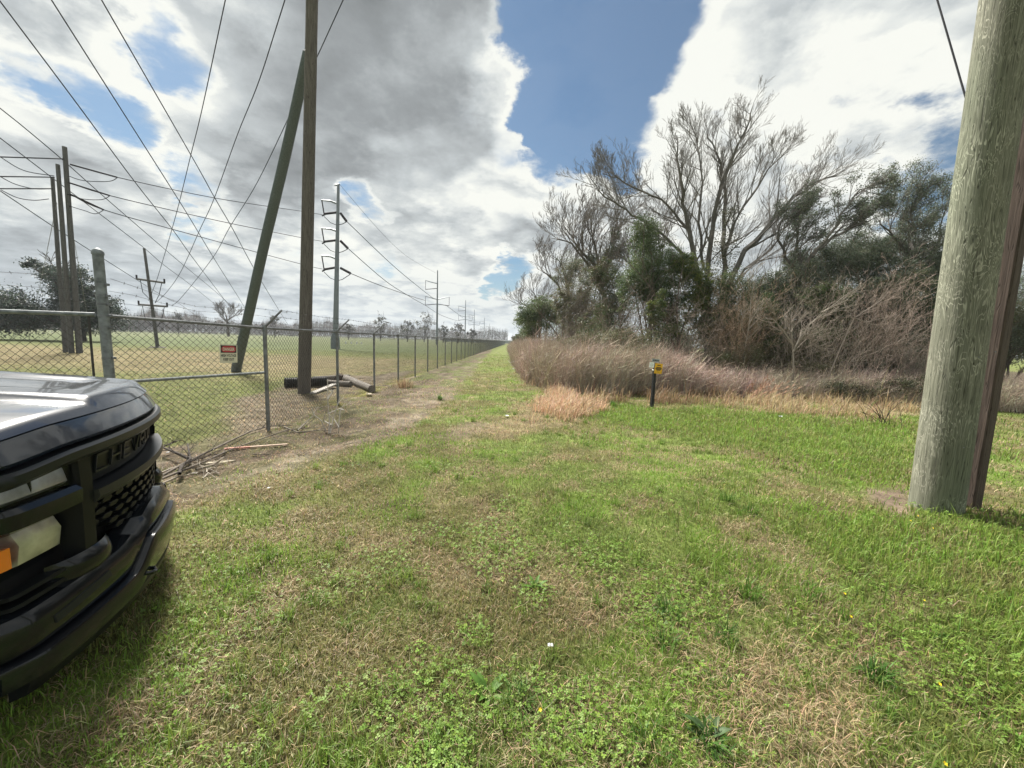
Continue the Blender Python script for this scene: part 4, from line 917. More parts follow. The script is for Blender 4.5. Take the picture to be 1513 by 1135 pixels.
# ---- reddish brown stem thicket
def stems_band(xy,h0,colA,colB,r=.0065,lean=.35,wind=.6):
    x,y=xy;n=len(x);h=h0*rng.uniform(.65,1.12,n);az=np.where(rng.random(n)<wind,rng.normal(0,.5,n),rng.random(n)*6.28);ln=np.abs(rng.normal(lean,.25,n))
    P=[np.stack([x,y,np.zeros(n)],1)];c=ln*.5
    for k in range(4):
        c=c+ln*.28*rng.uniform(.3,1.6,n)
        P.append(P[-1]+np.stack([np.cos(az)*np.sin(c),np.sin(az)*np.sin(c),np.cos(c)],1)*(h/4)[:,None])
    t=rng.random(n)[:,None]**2.4;col=np.array(colA)*(1-t)+np.array(colB)*t;pt=fbm(x*.7+5,y*.7)[:,None];col=col*(.75+.5*pt)*np.where(pt>.52,1,np.array([.93,1.0,.9]));col=jit(col,n,.18);rr=r*rng.uniform(.6,1.5,n)
    out=[]
    for k in range(4):
        V,Q=frusta_np(P[k],P[k+1],rr*(1-.2*k),rr*(1-.2*(k+1)),3);out.append((V,Q,None,np.repeat(col,6,axis=0)))
    for q in range(3):   # side twigs
        k=rng.integers(1,4,n);PP=np.stack(P,0)[k,np.arange(n)];d_=rng.normal(0,1,(n,3));d_[:,2]=np.abs(d_[:,2])*.8+.2;d_[:,0]+=.5
        d_/=np.linalg.norm(d_,axis=1,keepdims=True);L_=h*rng.uniform(.1,.28,n)
        V,Q=frusta_np(PP,PP+d_*L_[:,None],rr*.6,rr*.35,3);out.append((V,Q,None,np.repeat(col*1.02,6,axis=0)))
    return cat(out)
def inpoly(poly,n,maxd):
    xs=[p[0] for p in poly];ys=[p[1] for p in poly];X=[];Y_=[];tot=0
    while tot<n:
        x=rng.uniform(min(xs),min(max(xs),24),n*2);y=rng.uniform(min(ys),min(max(ys),75),n*2)
        s=-sdp(x,y,poly);k=(s>(fbm(x*1.5,y*1.5)-.5)*.8)&(s<maxd);x,y=x[k],y[k]
        k=rng.random(len(x))<np.clip((16/np.hypot(x,y))**1.4,0.02,1);X.append(x[k]);Y_.append(y[k]);tot+=k.sum()
    return np.concatenate(X)[:n],np.concatenate(Y_)[:n]
x,y=inpoly(BRUSH,56000,3.4)
hh=1.70+.3*fbm(x*.4,y*.4)+1.0*(fbm(x*2.2,y*2.2)-.5);hh=hh*(1-.42*sstep(5.2,7.2,x)*(y<16))*(.72+.28*sstep(0,.7,-sdp(x,y,BRUSH)));hh=hh*np.where(rng.random(len(x))<.05,rng.uniform(1.1,1.45,len(x)),1)*rng.uniform(.6,1.08,len(x))
V,Q,T,C=stems_band((x,y),hh,(.34,.255,.222),(.62,.52,.43),.0062,.22,.35)
x,y=inpoly(BRUSH,2000,1.6);A_=stems_band((x,y),1.7*(1-.45*sstep(5.2,7.2,x)*(y<16)),(.40,.33,.27),(.58,.50,.42),.0075,.35,.7)
x,y=inpoly([(2.6,12.6),(5.2,13.3),(6.5,13.2),(6.5,14.5),(2.6,14.0)],50,1.);B2=stems_band((x,y),1.6,(.38,.32,.25),(.45,.38,.31),.011,.45,1.)
V,Q,T,C=cat([(V,Q,T,C),A_,B2])
link('brush_thicket',mesh_np('brush_thicket',V,Q,T,C),mat=m_bark,label='thicket of reddish brown dead weed stems in front of the wood',kind='stuff')
# pale bent canes left of the marker's background and gold plume grass
def canes(name,base_px,n,h,colr,label,spread=.6,dirx=.6,group=None,plume=False):
    b=gnd(*base_px);mb=[];P0=[];P1=[];r0=[];r1=[];S=[]
    for i in range(n):
        p=np.array([rng.normal(0,spread),rng.normal(0,.2),0.]);a=rng.normal(dirx,.28);hh_=h*rng.uniform(.6,1.1);prev=p
        for k in range(6):
            t=(k+1)/6;q=p+np.array([math.sin(a)*hh_*t*(1+.5*t),rng.normal(0,.01),math.cos(a)*hh_*t*(1-.25*t)]);S.append((tuple(prev),tuple(q),.009*(1-.5*t)*(1.0),.007*(1-.6*t),0))
            if plume and k>1:
                for _ in range(5):
                    d_=np.array([math.sin(a)+rng.normal(0,.15),rng.normal(0,.15),math.cos(a)]);S.append((tuple(q),tuple(q+d_*rng.uniform(.05,.14)),.006,.003,0))
            prev=q
    V,Q,T,C=bare_mesh(S,colr,colr,(0,0,0),3,.2)
    o=link(name,mesh_np(name,V,Q,T,C),None,m_bark,loc=b,label=label,cat='plant',group=group);return o
canes('dead_canes',(1030,578),26,1.5,(.42,.35,.27),'clump of pale leaning dead canes right behind the yellow marker',.45,.45)
canes('plume_grass',(1258,572),22,1.25,(.42,.27,.15),'golden plume grass clump leaning right in front of the brambles',.12,.5,plume=True)
canes('plume_grass',(1112,592),22,1.0,(.36,.22,.15),'rusty plume grass clump left of the pale dead tree',.12,.45,plume=True)
canes('dead_weed',(1305,628),14,.75,(.035,.03,.025),'blackened dead weed standing in the green grass left of the thick pole',.02,-.25)
canes('dead_weed',(860,608),5,.5,(.06,.05,.035),'small dark dead weed stalk in the tan grass',.03,.1)
# ---- oak in the field behind the three poles
def oak(lob,Y,n,size,label,cols=DB,R=.5,spread=True,name='oak_tree',group=None,tcol=(.07,.06,.052)):
    lobes=[]
    for (cx,cy,rx,ry) in lob:
        c=at(cx,cy,Y);k=Y/568;lobes.append((np.array(c)+np.array([0,rng.normal(0,rx*k*.5),0]),(rx*k,rx*k,ry*k)))
    c0=lobes[0][0];base=Vector((c0[0],Y,0));S=[];rnd=random.Random(int(lob[0][0])+3)
    S.append((tuple(base),tuple(base+Vector((0,0,1.5*R/.5))),R,R*.8,0));b=base+Vector((0,0,1.4*R/.5))
    for c,r in lobes:
        grow(b,Vector(c)-b,(Vector(c)-b).length*1.05,R*.45,1,3,S,rnd,n=6,kids=1.2,ratio=.4,rmin=.03,wob=.1)
    return plant(name,base,leafmass(lobes,n,size,cols,.17,shell=.5),bare_mesh(S,tcol,(.08,.07,.06),base),label,'tree',group)
oak([(118,455,26,30),(135,435,16,14),(80,430,22,26),(48,392,14,9),(62,402,14,9),(150,468,32,30),(75,465,40,30),(110,408,28,16),(168,462,16,22),(60,470,30,18)],48,46000,.24,'large dark evergreen oak in the field behind the grey pole cluster',[(.05,.068,.055),(.062,.08,.06),(.042,.058,.046)])
oak([(8,462,18,14),(20,455,12,8),(-10,466,14,12)],90,5000,.55,'partly cut off small reddish oak at the left edge of the field',[(.07,.055,.05),(.05,.05,.045)])
tl='trees standing above the far treeline'
for i,(cx,cy,s,lab) in enumerate(((562,474,1.,'wide branched small tree left of the second pylon, leftmost of three'),(602,480,.85,'small round tree left of the second pylon, middle of three'),(627,472,1.35,'largest dark crowned tree just left of the second pylon'),(655,486,.7,'low tree right of the second pylon'),(677,484,.9,'tree standing just left of the third pylon'),(697,491,.6,'small tree right of the third pylon'),(515,484,.8,'small tree right of the nearest pylon'),(405,470,.5,'tiny tree top over the far treeline beside the brace pole'),(262,468,.55,'pointed tree top over the far treeline'))):
    oak([(cx,cy,6*s,4*s),(cx-8*s,cy+3*s,5*s,3.5*s),(cx+8*s,cy+4*s,5.5*s,4*s),(cx-2*s,cy-5*s,4*s,3*s),(cx+5*s,cy-3*s,4*s,2.6*s),(cx,cy+10*s,8*s,4*s)],175,500,.7,lab,[(.10,.10,.085),(.085,.088,.075)],.25,group=tl)
bare_px([[(336,485),(335,470),(333,460)],[(336,476),(322,465)],[(336,474),(350,463)]],150,.5,'rounded bare tree over the far treeline beside the brace pole',61,(4,6),3,1.4,col=(.12,.10,.09),colt=(.13,.115,.105),rm=.06,wind=(0,0,.05),group=tl)
# far wood reading as one mass
n=70000;px=rng.uniform(-260,748,n);Yt=150+np.clip(px,-260,748)/745*240+rng.uniform(0,26,n)
X=np.array([(q-CX)/F for q in px])*Yt
hmax=6.6+7.5*fbm(px*.035,px*0+3.)+3.0*(fbm(px*.25,px*0+9.)-.5);hmax=np.maximum(hmax,2.5);z=hmax*rng.random(n)**.8
P=np.stack([X,Yt,z],1);cc=np.where((fbm(px*.02,z*.1)>.55)[:,None],np.array([.075,.075,.06]),np.array([.12,.105,.094]))
L1=leaves_at(P,.95,cc,.22,.35)
m=9000;k=rng.integers(0,n,m);B_=P[k]*[1,1,.3];T_=np.stack([X[k]+rng.normal(0,.8,m),Yt[k],hmax[k]*rng.uniform(.85,1.35,m)],1)
V,Q=frusta_np(B_,T_,np.full(m,.07),np.full(m,.03),3);L2=(V,Q,None,np.tile(np.array([.13,.112,.1]),(len(V),1)))
V,Q,T,C=cat([L1,L2]);link('far_treeline',mesh_np('far_treeline',V,Q,T,C),mat=m_leaf,label='grey brown wood along the far side of the field',kind='stuff')
# low bridge across the end of the path
Yb=230.;a=at(655,503.5,Yb);b=at(790,507,Yb);root=empty('bridge',((a.x+b.x)/2,Yb,0),label='low grey concrete bridge crossing behind the far end of the path',cat='bridge')
m_conc=plain('pale_concrete',(.30,.33,.35),.8,noise=.1,nscale=.2);m_dkc=plain('dark_bridge_edge',(.09,.10,.11),.8)
w=b.x-a.x;mb=MB();mb.box((0,0,.9),(w,4,1.1));mb.build('wall',m_conc,root);mb=MB();mb.box((0,-.1,1.78),(w,4.6,.6));mb.build('deck',m_dkc,root)
mb=MB();mb.box((w*.26,-2.4,1.2),(w*.28,.8,1.6));mb.build('abutment',m_conc,root)
for i in range(9):
    mb=MB();mb.box((-w*.45+w*.9*i/8,-2.2,.45),(.8,.5,1.2));mb.build('pier',m_conc,root)
HAZE=.0003;TRUCK_YAW=33.;TRUCK_POS=(-2.235,2.32,0)
# ============================================================ PICKUP TRUCK
m_paint=plain('black_blue_paint',(.004,.008,.018),.25,0,1.,spec=.4)
m_blk=plain('satin_black_plastic',(.006,.007,.008),.4,spec=.2);m_gry=plain('dark_grey_trim',(.012,.014,.016),.32,coat=.0,spec=.3);m_matte=plain('matte_black_recess',(.006,.006,.007),.7)
m_gloss=plain('gloss_black',(.005,.006,.008),.2,0,.45,spec=.2);m_chr=plain('lamp_reflector',(.55,.56,.58),.33,.9,noise=.35,nscale=12,bump=.25);m_amb=plain('amber_lens',(.75,.20,.01),.18,coat=1)
m_tyre=plain('tyre_rubber',(.02,.02,.02),.8);m_rim=plain('dark_rim',(.12,.12,.13),.3,.9)
def glassm():
    m,nt,b=newmat('lamp_lens');b.inputs['Base Color'].default_value=(.92,.94,.95,1);b.inputs['Transmission Weight'].default_value=1;b.inputs['Roughness'].default_value=.03;b.inputs['IOR'].default_value=1.15;return m
m_glass=glassm();m_dglass=plain('windscreen_glass',(.02,.025,.03),.04,0,1.)
TA=math.radians(TRUCK_YAW);TO=Vector(TRUCK_POS)
truck=empty('pickup_truck',TO,label='black blue pickup truck nosing in at the left, front end only in view',cat='pickup truck');truck.rotation_euler=(0,0,TA)
def XF(y,k=.26):   # plan curve of the nose
    a=abs(y);return -k*y*y-.9*max(0,a-.93)**1.6*3
YS=[i*.02-1.0 for i in range(101)]
def strip(prof,ys,thick=None):
    """prof(y)->list of (x,z); swept along y"""
    mb=MB();mb.grid([[Vector((q[0],y,q[1])) for q in prof(y)] for y in ys]);return mb
def closed(prof,ys):
    mb=MB();P=[[Vector((q[0],y,q[1])) for q in prof(y)] for y in ys];mb.grid([r+[r[0]] for r in P])
    mb.add(P[0],[tuple(range(len(P[0])))]);mb.add(P[-1],[tuple(range(len(P[-1])))]);return mb
lerp=lambda a,b,t:a+(b-a)*t
def cl(x,a=0,b=1): return min(max(x,a),b)
def sm(x): x=cl(x);return x*x*(3-2*x)
# hood: x from the front edge back, raised centre with two crease lines
def hoodz(x,y):
    a=abs(y);t=cl(-x/1.35);z=1.275+.11*(1-(1-t)**1.8)
    z-=(.02+.05*t)*sm((a-.70)/.28)+.02*a*a
    z+=.030*(1-sm((a-.40-.08*t)/.06))*sm((t-.0)/.06) # power dome
    z-=.016*sm((.26+.05*t-a)/.05)*sm((t-.12)/.1)
    return z
mb=MB();P=[]
for i in range(61):
    s=i/60;row=[]
    for y in [j*.0245-.98 for j in range(81)]:
        x0=XF(y)-.03;x=x0-s*(1.45);xx=-(s*1.45)
        z=hoodz(xx,y);
        if s<.03: z-=.03*(1-s/.03)
        row.append(Vector((x,y,z)))
    P.append(row)
mb.grid(P);mb.build('hood',m_paint,truck,True)
# painted leading face of the hood, then the black trim bars, as closed strips
ed=lambda y:hoodz(0,y)
mb=closed(lambda y:[(XF(y)-.035,ed(y)-.038),(XF(y)-.018,ed(y)-.064),(XF(y)+.010,ed(y)-.118),(XF(y)-.0,ed(y)-.135),(XF(y)-.08,ed(y)-.13),(XF(y)-.08,ed(y)-.04)],YS[1:-1]);mb.build('hood_front_face',m_paint,truck,True)
mb=closed(lambda y:[(XF(y)+.020,ed(y)-.150),(XF(y)+.034,ed(y)-.162),(XF(y)+.034,ed(y)-.195),(XF(y)+.012,ed(y)-.215),(XF(y)-.09,ed(y)-.21),(XF(y)-.09,ed(y)-.15)],YS[1:-1]);mb.build('grille_top_bar',m_gry,truck,True)
g_ys=[i*.02-.62 for i in range(63)]
mb=closed(lambda y:[(XF(y)-.030,1.062),(XF(y)-.050,.90),(XF(y)-.12,.90),(XF(y)-.12,1.062)],g_ys)
grille=mb.build('grille',m_blk,truck,True)
# raised lettering following the curve
LT={'C':[[(1,1),(0,1),(0,0),(1,0)]],'H':[[(0,0),(0,1)],[(1,0),(1,1)],[(0,.5),(1,.5)]],'E':[[(1,1),(0,1),(0,0),(1,0)],[(0,.5),(.85,.5)]],'V':[[(0,1),(.5,0),(1,1)]],'R':[[(0,0),(0,1),(1,1),(1,.5),(0,.5)],[(.45,.5),(1,0)]],'O':[[(0,0),(0,1),(1,1),(1,0),(0,0)]],'L':[[(0,1),(0,0),(1,0)]],'T':[[(0,1),(1,1)],[(.5,1),(.5,0)]]}
for i,ch in enumerate('CHEVROLET'):
    y0=-.515+i*.117;mb=MB()
    for pl in LT[ch]:
        for (u0,v0),(u1,v1) in zip(pl,pl[1:]):
            n=4;q=[]
            for k in range(n+1):
                u=lerp(u0,u1,k/n);v=lerp(v0,v1,k/n);y=y0+u*.082;z=.945+v*.082;q.append(Vector((XF(y)-.030-(1.062-z)*.12+.006,y,z)))
            mb.tube(q,.0068,4)
    mb.build('raised_letter',m_gry,grille)
mb=closed(lambda y:[(XF(y)+.030,.885),(XF(y)+.034,.850),(XF(y)+.012,.822),(XF(y)-.09,.825),(XF(y)-.09,.89)],g_ys);mb.build('grille_middle_bar',m_gry,truck,True)
# dark backing and hexagon mesh of the lower grille
mb=strip(lambda y:[(XF(y)-.13,1.08),(XF(y)-.13,.40)],YS[2:-2]);mb.build('grille_backing',m_matte,truck)
mb=MB()
for r in range(6):
    z=.795-r*.044
    for c in range(-6,7):
        y=c*.098+(.049 if r%2 else 0)
        if abs(y)>.60-.10*max(0,r-2): continue
        w_=.040;hgt=.013
        pts=[(y-w_,z),(y-w_*.55,z+hgt),(y+w_*.55,z+hgt),(y+w_,z),(y+w_*.55,z-hgt),(y-w_*.55,z-hgt)]
        out=[Vector((XF(a)-.012-(.82-b)*.05,a,b)) for a,b in pts];inn=[Vector((XF(a)-.09,a*1.0,b-.012)) for a,b in pts]
        mb.prism(out,(-.045,0,-.01))
mb.build('grille_mesh',m_blk,truck,False,.003)
for s in (-1,1):
    # headlamp assembly: housing, upper reflector, black bracket, lower lamp, amber markers, clear lens
    ys=[s*(.64+i*.02) for i in range(17)]
    hl=closed(lambda y:[(XF(y)-.125,1.12),(XF(y)-.12,.62),(XF(y)-.16,.60),(XF(y)-.16,1.12)],ys).build('headlight',m_blk,truck,True)
    closed(lambda y:[(XF(y)-.075,1.09),(XF(y)-.030,1.03),(XF(y)-.018,.97),(XF(y)-.03,.955),(XF(y)-.115,.955),(XF(y)-.115,1.085)],[s*(.70+i*.02) for i in range(13)]).build('upper_reflector',m_chr,hl,True)
    for q in range(1):
        mb=MB();yy=s*(.84+.10*q);mb.box((XF(yy)-.05,yy,1.01),(.06,.008,.07));mb.build('lamp_divider',m_blk,hl)
    closed(lambda y:[(XF(y)-.06,.835),(XF(y)-.035,.77),(XF(y)-.045,.69),(XF(y)-.115,.67),(XF(y)-.115,.83)],[s*(.72+i*.02) for i in range(9)]).build('lower_reflector',m_chr,hl,True)
    closed(lambda y:[(XF(y)-.02,1.05),(XF(y)-.02,.95),(XF(y)-.07,.95),(XF(y)-.07,1.05)],[s*(.975+i*.009) for i in range(3)]).build('side_marker',m_amb,hl,True)
    closed(lambda y:[(XF(y)-.03,.785),(XF(y)-.03,.70),(XF(y)-.09,.69),(XF(y)-.09,.785)],[s*(.915+i*.015) for i in range(4)]).build('turn_signal',m_amb,hl,True)
    closed(lambda y:[(XF(y)-.008,1.09),(XF(y)-.010,.945),(XF(y)-.016,.945),(XF(y)-.014,1.09)],[s*(.66+i*.02) for i in range(16)]).build('clear_lens',m_glass,hl,True)
    # bracket shaped black trim
    closed(lambda y:[(XF(y)+.008,.945),(XF(y)+.030,.925),(XF(y)+.026,.862),(XF(y)-.01,.842),(XF(y)-.10,.842),(XF(y)-.10,.945)],[s*(.70+i*.02) for i in range(15)]).build('lamp_bracket',m_gloss,truck,True)
    closed(lambda y:[(XF(y)+.008,1.10),(XF(y)+.014,.97),(XF(y)+.010,.62),(XF(y)-.06,.60),(XF(y)-.10,1.10)],[s*(.622+i*.0125) for i in range(6)]).build('lamp_surround',m_blk,truck,True)
    # louvred recess beside the fog lamp and the bumper pod
    for q in range(4):
        closed(lambda y:[(XF(y)+.0,.60-q*.045),(XF(y)+.004,.585-q*.045),(XF(y)-.06,.58-q*.045),(XF(y)-.06,.60-q*.045)],[s*(.66+i*.02) for i in range(16)]).build('louvre',m_blk,truck)
    fl_=closed(lambda y:[(XF(y)+.055,.475-(abs(y)-.7)*.12),(XF(y)+.062,.445-(abs(y)-.7)*.12),(XF(y)+.0,.425-(abs(y)-.7)*.12),(XF(y)-.02,.475-(abs(y)-.7)*.12)],[s*(.64+i*.02) for i in range(14)]).build('fog_light_trim',m_gry,truck,True)
    if s>0: continue
    mb=MB();mb.tube([(XF(.4)+.05,s*.36,.315),(XF(.4)+.095,s*.365,.312),(XF(.4)+.105,s*.39,.305),(XF(.4)+.095,s*.415,.312),(XF(.4)+.06,s*.42,.315)],.011,8);mb.build('tow_hook',m_gloss,truck,True)
# rounded pod under each lamp
for s in (-1,1):
    mb=MB();P=[]
    for i in range(13):
        y=.50+.30*i/12;e=math.sin(math.pi*(i/12))**.5 if 0<i<12 else 0;row=[]
        for j in range(11):
            t=j/10;row.append(Vector((XF(y)-.04+.085*e*math.sin(math.pi*min(1,.15+t*.85))**.6,s*y,.625-.15*t)))
        P.append(row)
    mb.grid(P);mb.build('bumper_pod',m_gloss,truck,True)
# bumper: upper painted body that swells up into a pod under each lamp, bright lower strip, air dam
def bump_top(y):
    a=abs(y);return .52+.11*(1-sm((a-.10)/.42))
BY=[i*.02-1.04 for i in range(105)]
def BX(y): return XF(y*.985)+.045
def LS(y): return .375+.115*(1-sm((abs(y)-.26)/.24))-.02*abs(y)
mb=closed(lambda y:[(BX(y)-.12,bump_top(y)+.015),(BX(y)-.03,bump_top(y)),(BX(y)-.005,bump_top(y)-.03),(BX(y)+.006,LS(y)+.05),(BX(y)-.01,LS(y)+.012),(BX(y)-.03,LS(y)+.006),(BX(y)-.14,LS(y))],BY);bumper=mb.build('bumper',m_gloss,truck,True)
mb=closed(lambda y:[(BX(y)-.03,LS(y)),(BX(y)+.022,LS(y)-.012),(BX(y)+.034,LS(y)-.035),(BX(y)+.030,LS(y)-.10),(BX(y)+.005,.27),(BX(y)-.12,.26),(BX(y)-.12,LS(y)-.01)],BY);mb.build('lower_strip',m_gloss,bumper,True)
mb=closed(lambda y:[(BX(y)-.02,.275),(BX(y)-.002,.235),(BX(y)-.015,.19),(BX(y)-.06,.18),(BX(y)-.06,.275)],BY[3:-3]);mb.build('air_dam',m_blk,bumper,True)
for s in (-1,1):
    prof=[(-.0,1.12),(.0,.62)]
    mb=MB();P=[]
    for i in range(41):
        x=-.30-i*.05;row=[]
        ctr=-1.05;dx=x-ctr;arch=math.sqrt(max(0,.52**2-dx*dx))+.42 if abs(dx)<.52 else .36
        for j in range(13):
            t=j/12;top=hoodz(x+.05,.98)+.0;z=lerp(top,max(arch,.36),t);y=s*(.975+.055*math.sin(math.pi*min(1,t*1.1))+.012*(abs(dx)<.6)*(t>.5));row.append(Vector((x,y,z)))
        P.append(row)
    mb.grid(P);mb.build('fender',m_paint,truck,True)
    mb=MB();mb.grid([[Vector((XF(.98)-.03-(XF(.98)-.03+.30)*u,s*(.98-.0*u),lerp(hoodz(-.05,.97),.36,v))) for v in [k/8 for k in range(9)]] for u in [0,.5,1]]);mb.build('fender_corner',m_paint,truck,True)
    for xw in (-1.05,-4.75):
        w_=empty('wheel',(xw,s*.88,.42));w_.parent=truck
        mb=MB();mb.tube([(0,-.14,0),(0,-.13,0),(0,.13,0),(0,.14,0)],[.36,.415,.415,.36],36);o=mb.build('tyre',m_tyre,w_,True)
        mb=MB();mb.tube([(0,s*.10,0),(0,s*.145,0)],[.26,.25],24);
        for q in range(6):
            an=q*math.pi/3;mb.box((.13*math.cos(an),s*.15,.13*math.sin(an)),(.2,.02,.05),Matrix.Rotation(-an,3,'Y'))
        mb.build('rim',m_rim,w_,False)
# cab, bed and body sides behind the frame edge
mb=MB();P=[]
for x,zt,wd in ((-1.45,1.36,.96),(-1.5,1.40,.94),(-2.15,1.86,.78),(-2.6,1.94,.76),(-3.5,1.93,.76),(-3.78,1.80,.80),(-3.88,1.30,.96)):
    P.append([Vector((x,-wd,zt-.05)),Vector((x,-wd*.8,zt)),Vector((x,0,zt+.02)),Vector((x,wd*.8,zt)),Vector((x,wd,zt-.05))])
mb.grid(P);mb.build('roof_and_pillars',m_paint,truck,True)
for s in (-1,1):
    mb=MB();mb.box((-2.72,s*.985,.84),(2.3,.07,.98));mb.build('door_side',m_paint,truck,bevel=.02)
    mb=MB();mb.prism([(-1.58,s*.95,1.34),(-2.17,s*.80,1.80),(-3.72,s*.80,1.80),(-3.84,s*.95,1.34)],(0,s*.012,0));mb.build('side_window',m_dglass,truck)
    mb=MB();mb.box((-4.87,s*.98,.95),(1.98,.07,.72));mb.build('bed_side',m_paint,truck,bevel=.02)
    mb=MB();mb.box((-1.9,s*1.13,1.32),(.10,.20,.22));mb.build('door_mirror',m_blk,truck,bevel=.03)
mb=MB();mb.prism([(-1.50,-.86,1.405),(-1.50,.86,1.405),(-2.13,.70,1.865),(-2.13,-.70,1.865)],(.012,0,.012));mb.build('windscreen',m_dglass,truck)
mb=MB();mb.box((-5.85,0,.95),(.07,1.9,.72));mb.build('tailgate',m_paint,truck,bevel=.02)
mb=MB();mb.box((-4.87,0,.66),(1.95,1.88,.06));mb.build('bed_floor',m_blk,truck)
mb=MB();mb.box((-3.1,0,.42),(5.2,1.3,.22));mb.box((-.75,0,.75),(.9,1.5,.7));mb.build('chassis',m_matte,truck)
# ============================================================ MARKER POST
mg=gnd(963,602);mk=empty('marker_post',mg,label='black utility marker post with small yellow warning plate',cat='marker post')
tp=at(968,536,mg.y)-mg
mb=MB();mb.box((0,0,0),(1,1,1));mb=MB();R_=tp.to_track_quat('Z','Y').to_matrix()
mb.tube([(0,0,-.1),tp*.5,tp],[.058,.055,.052],6);mb.build('post',plain('black_recycled_post',(.016,.016,.018),.75,bump=.4,nscale=30),mk)
m_wh=plain('white_label',(.88,.89,.88),.5);m_gt=plain('grey_tag',(.32,.34,.36),.5,.3)
def face(px,py,w,h,mat,name,d=-.07):
    c=at(px,py,mg.y)-mg+Vector((0,d,0));o=plate(w,h,.008,.004).build(name,mat,mk);o.matrix_local=Matrix.Translation(c)@Matrix.Rotation(math.radians(4),4,'Y')@Matrix.Rotation(math.radians(90),4,'X');return o
f1=face(971.5,544.5,.20,.27,m_sgny,'yellow_plate')
def bars(root,L):
    for (x,y,w,h) in L:
        o=plate(w,h,min(w,h)*.2,.002).build('printed_mark',m_sgnk,root);o.location=(x,y,.0045)
bars(f1,[(0,.085,.085,.022),(0,.030,.12,.018),(0,.004,.16,.018),(0,-.022,.13,.02),(-.072,.0,.02,.03),(.072,.0,.02,.03),(0,-.048,.10,.014),(0,-.09,.07,.008),(-.08,-.10,.012,.012),(.08,-.10,.012,.012)])
f2=face(961.5,539,.125,.14,m_wh,'white_plate',-.078)
mb=MB()
for k in range(18):
    a=2*math.pi*k/18;b=2*math.pi*(k+1)/18;mb.tube([(.03*math.cos(a),.03*math.sin(a),.006),(.03*math.cos(b),.03*math.sin(b),.006)],.004,4,False)
mb.build('printed_ring',m_gt,f2)
f3=face(967.5,532.5,.20,.085,m_gt,'grey_tag',-.066);bars(f3,[(-.05,.0,.03,.035),(-.01,.0,.025,.035),(.03,.0,.025,.035),(.065,.0,.02,.035)])
mb=MB();mb.tube([(0,0,0),(0,-.03,0)],.02,8);mb.build('white_cap',m_wh,mk).location=at(963.5,546.5,mg.y)-mg+Vector((0,-.06,0))
# ============================================================ DEBRIS
m_log=woodpole('grey_log',(.12,.105,.09),(.27,.245,.215),(.38,.35,.31),swirl=.4,scale=1.2,zs=.2,bump=.6)
m_cut=plain('cut_wood_end',(.10,.085,.07),.9,noise=.3,nscale=30)
def log(a,b,Ya,Yb,r,label,z=None):
    A=gnd(*a) if Ya is None else at(*a,Ya);B=gnd(*b) if Yb is None else at(*b,Yb)
    A.z=max(A.z,0)+r*.8;B.z=max(B.z,0)+r*.8
    L=(B-A).length;o=pole('log',(0,0,0),(0,0,L),r,r*.9,m_log,n=14,rings=10,irr=.01,label=label,cat='log')
    o.location=A;o.rotation_mode='QUATERNION';o.rotation_quaternion=(B-A).to_track_quat('Z','Y');return o
log((511,563),(549,580),None,None,.125,'nearer grey log lying behind the fence with its cut end facing the path')
log((462,568),(518,572),None,None,.11,'log lying across behind the brown pole and second fence post')
lg=log((470,563),(516,560),None,None,.10,'farther dark log on top of the log pile behind the fence')
st=gnd(499,569);mb=MB();mb.box((0,0,.17),(.16,.22,.42),Matrix.Rotation(.45,3,'Y'));mb.build('wood_block',m_redbrown,None,bevel=.01,loc=st,label='short dark wooden block tilted up on the log pile',cat='wood block')
mb=MB();A=gnd(462,583);B=gnd(494,573);mb.box((0,0,0),((B-A).length,.16,.045));o=mb.build('plank',plain('weathered_plank',(.33,.31,.28),.85,noise=.3,nscale=20,stretch=(.2,4,4)),None,label='pale weathered plank lying at the foot of the brown pole',cat='plank')
o.location=(A+B)/2+Vector((0,0,.07));o.rotation_euler=(0,-.05,math.atan2((B-A).y,(B-A).x))
# corrugated black drain pipe
A=gnd(421,574);B=gnd(484,571);R=.17;L=(B-A).length;n=int(L/.05);dr=(B-A).normalized();pts=[];rr=[]
for i in range(n*2):
    pts.append(A+dr*(L*i/(n*2))+Vector((0,0,R)));rr.append(R if i%2 else R*.80)
mb=MB();mb.tube([p-A for p in pts],rr,20,False);inner=[p-A for p in pts[:]];mb.tube(inner,[R*.82]*len(inner),20,False)
mb.build('drain_pipe',plain('black_corrugated_plastic',(.022,.021,.022),.5),None,True,loc=A,label='black corrugated drain pipe lying behind the brown pole',cat='pipe')
# pinkish lath on the dirt
A=gnd(333,667);B=gnd(425,660);mb=MB();L=(B-A).length;mb.box((0,0,0),(L,.042,.02));o=mb.build('wooden_stake',plain('fresh_lath',(.46,.33,.24),.7,noise=.12,nscale=14,stretch=(.3,4,4)),None,bevel=.002,label='pink and tan wooden stake lying on the dirt before the fence',cat='stake')
o.location=(A+B)/2+Vector((0,0,.035));o.rotation_euler=(0,0,math.atan2((B-A).y,(B-A).x))
mb=MB();mb.box((-L/2+.14,0,0),(.30,.0435,.0215));mb.build('painted_end',plain('faded_red_paint',(.42,.17,.12),.7,noise=.3,nscale=30),o)
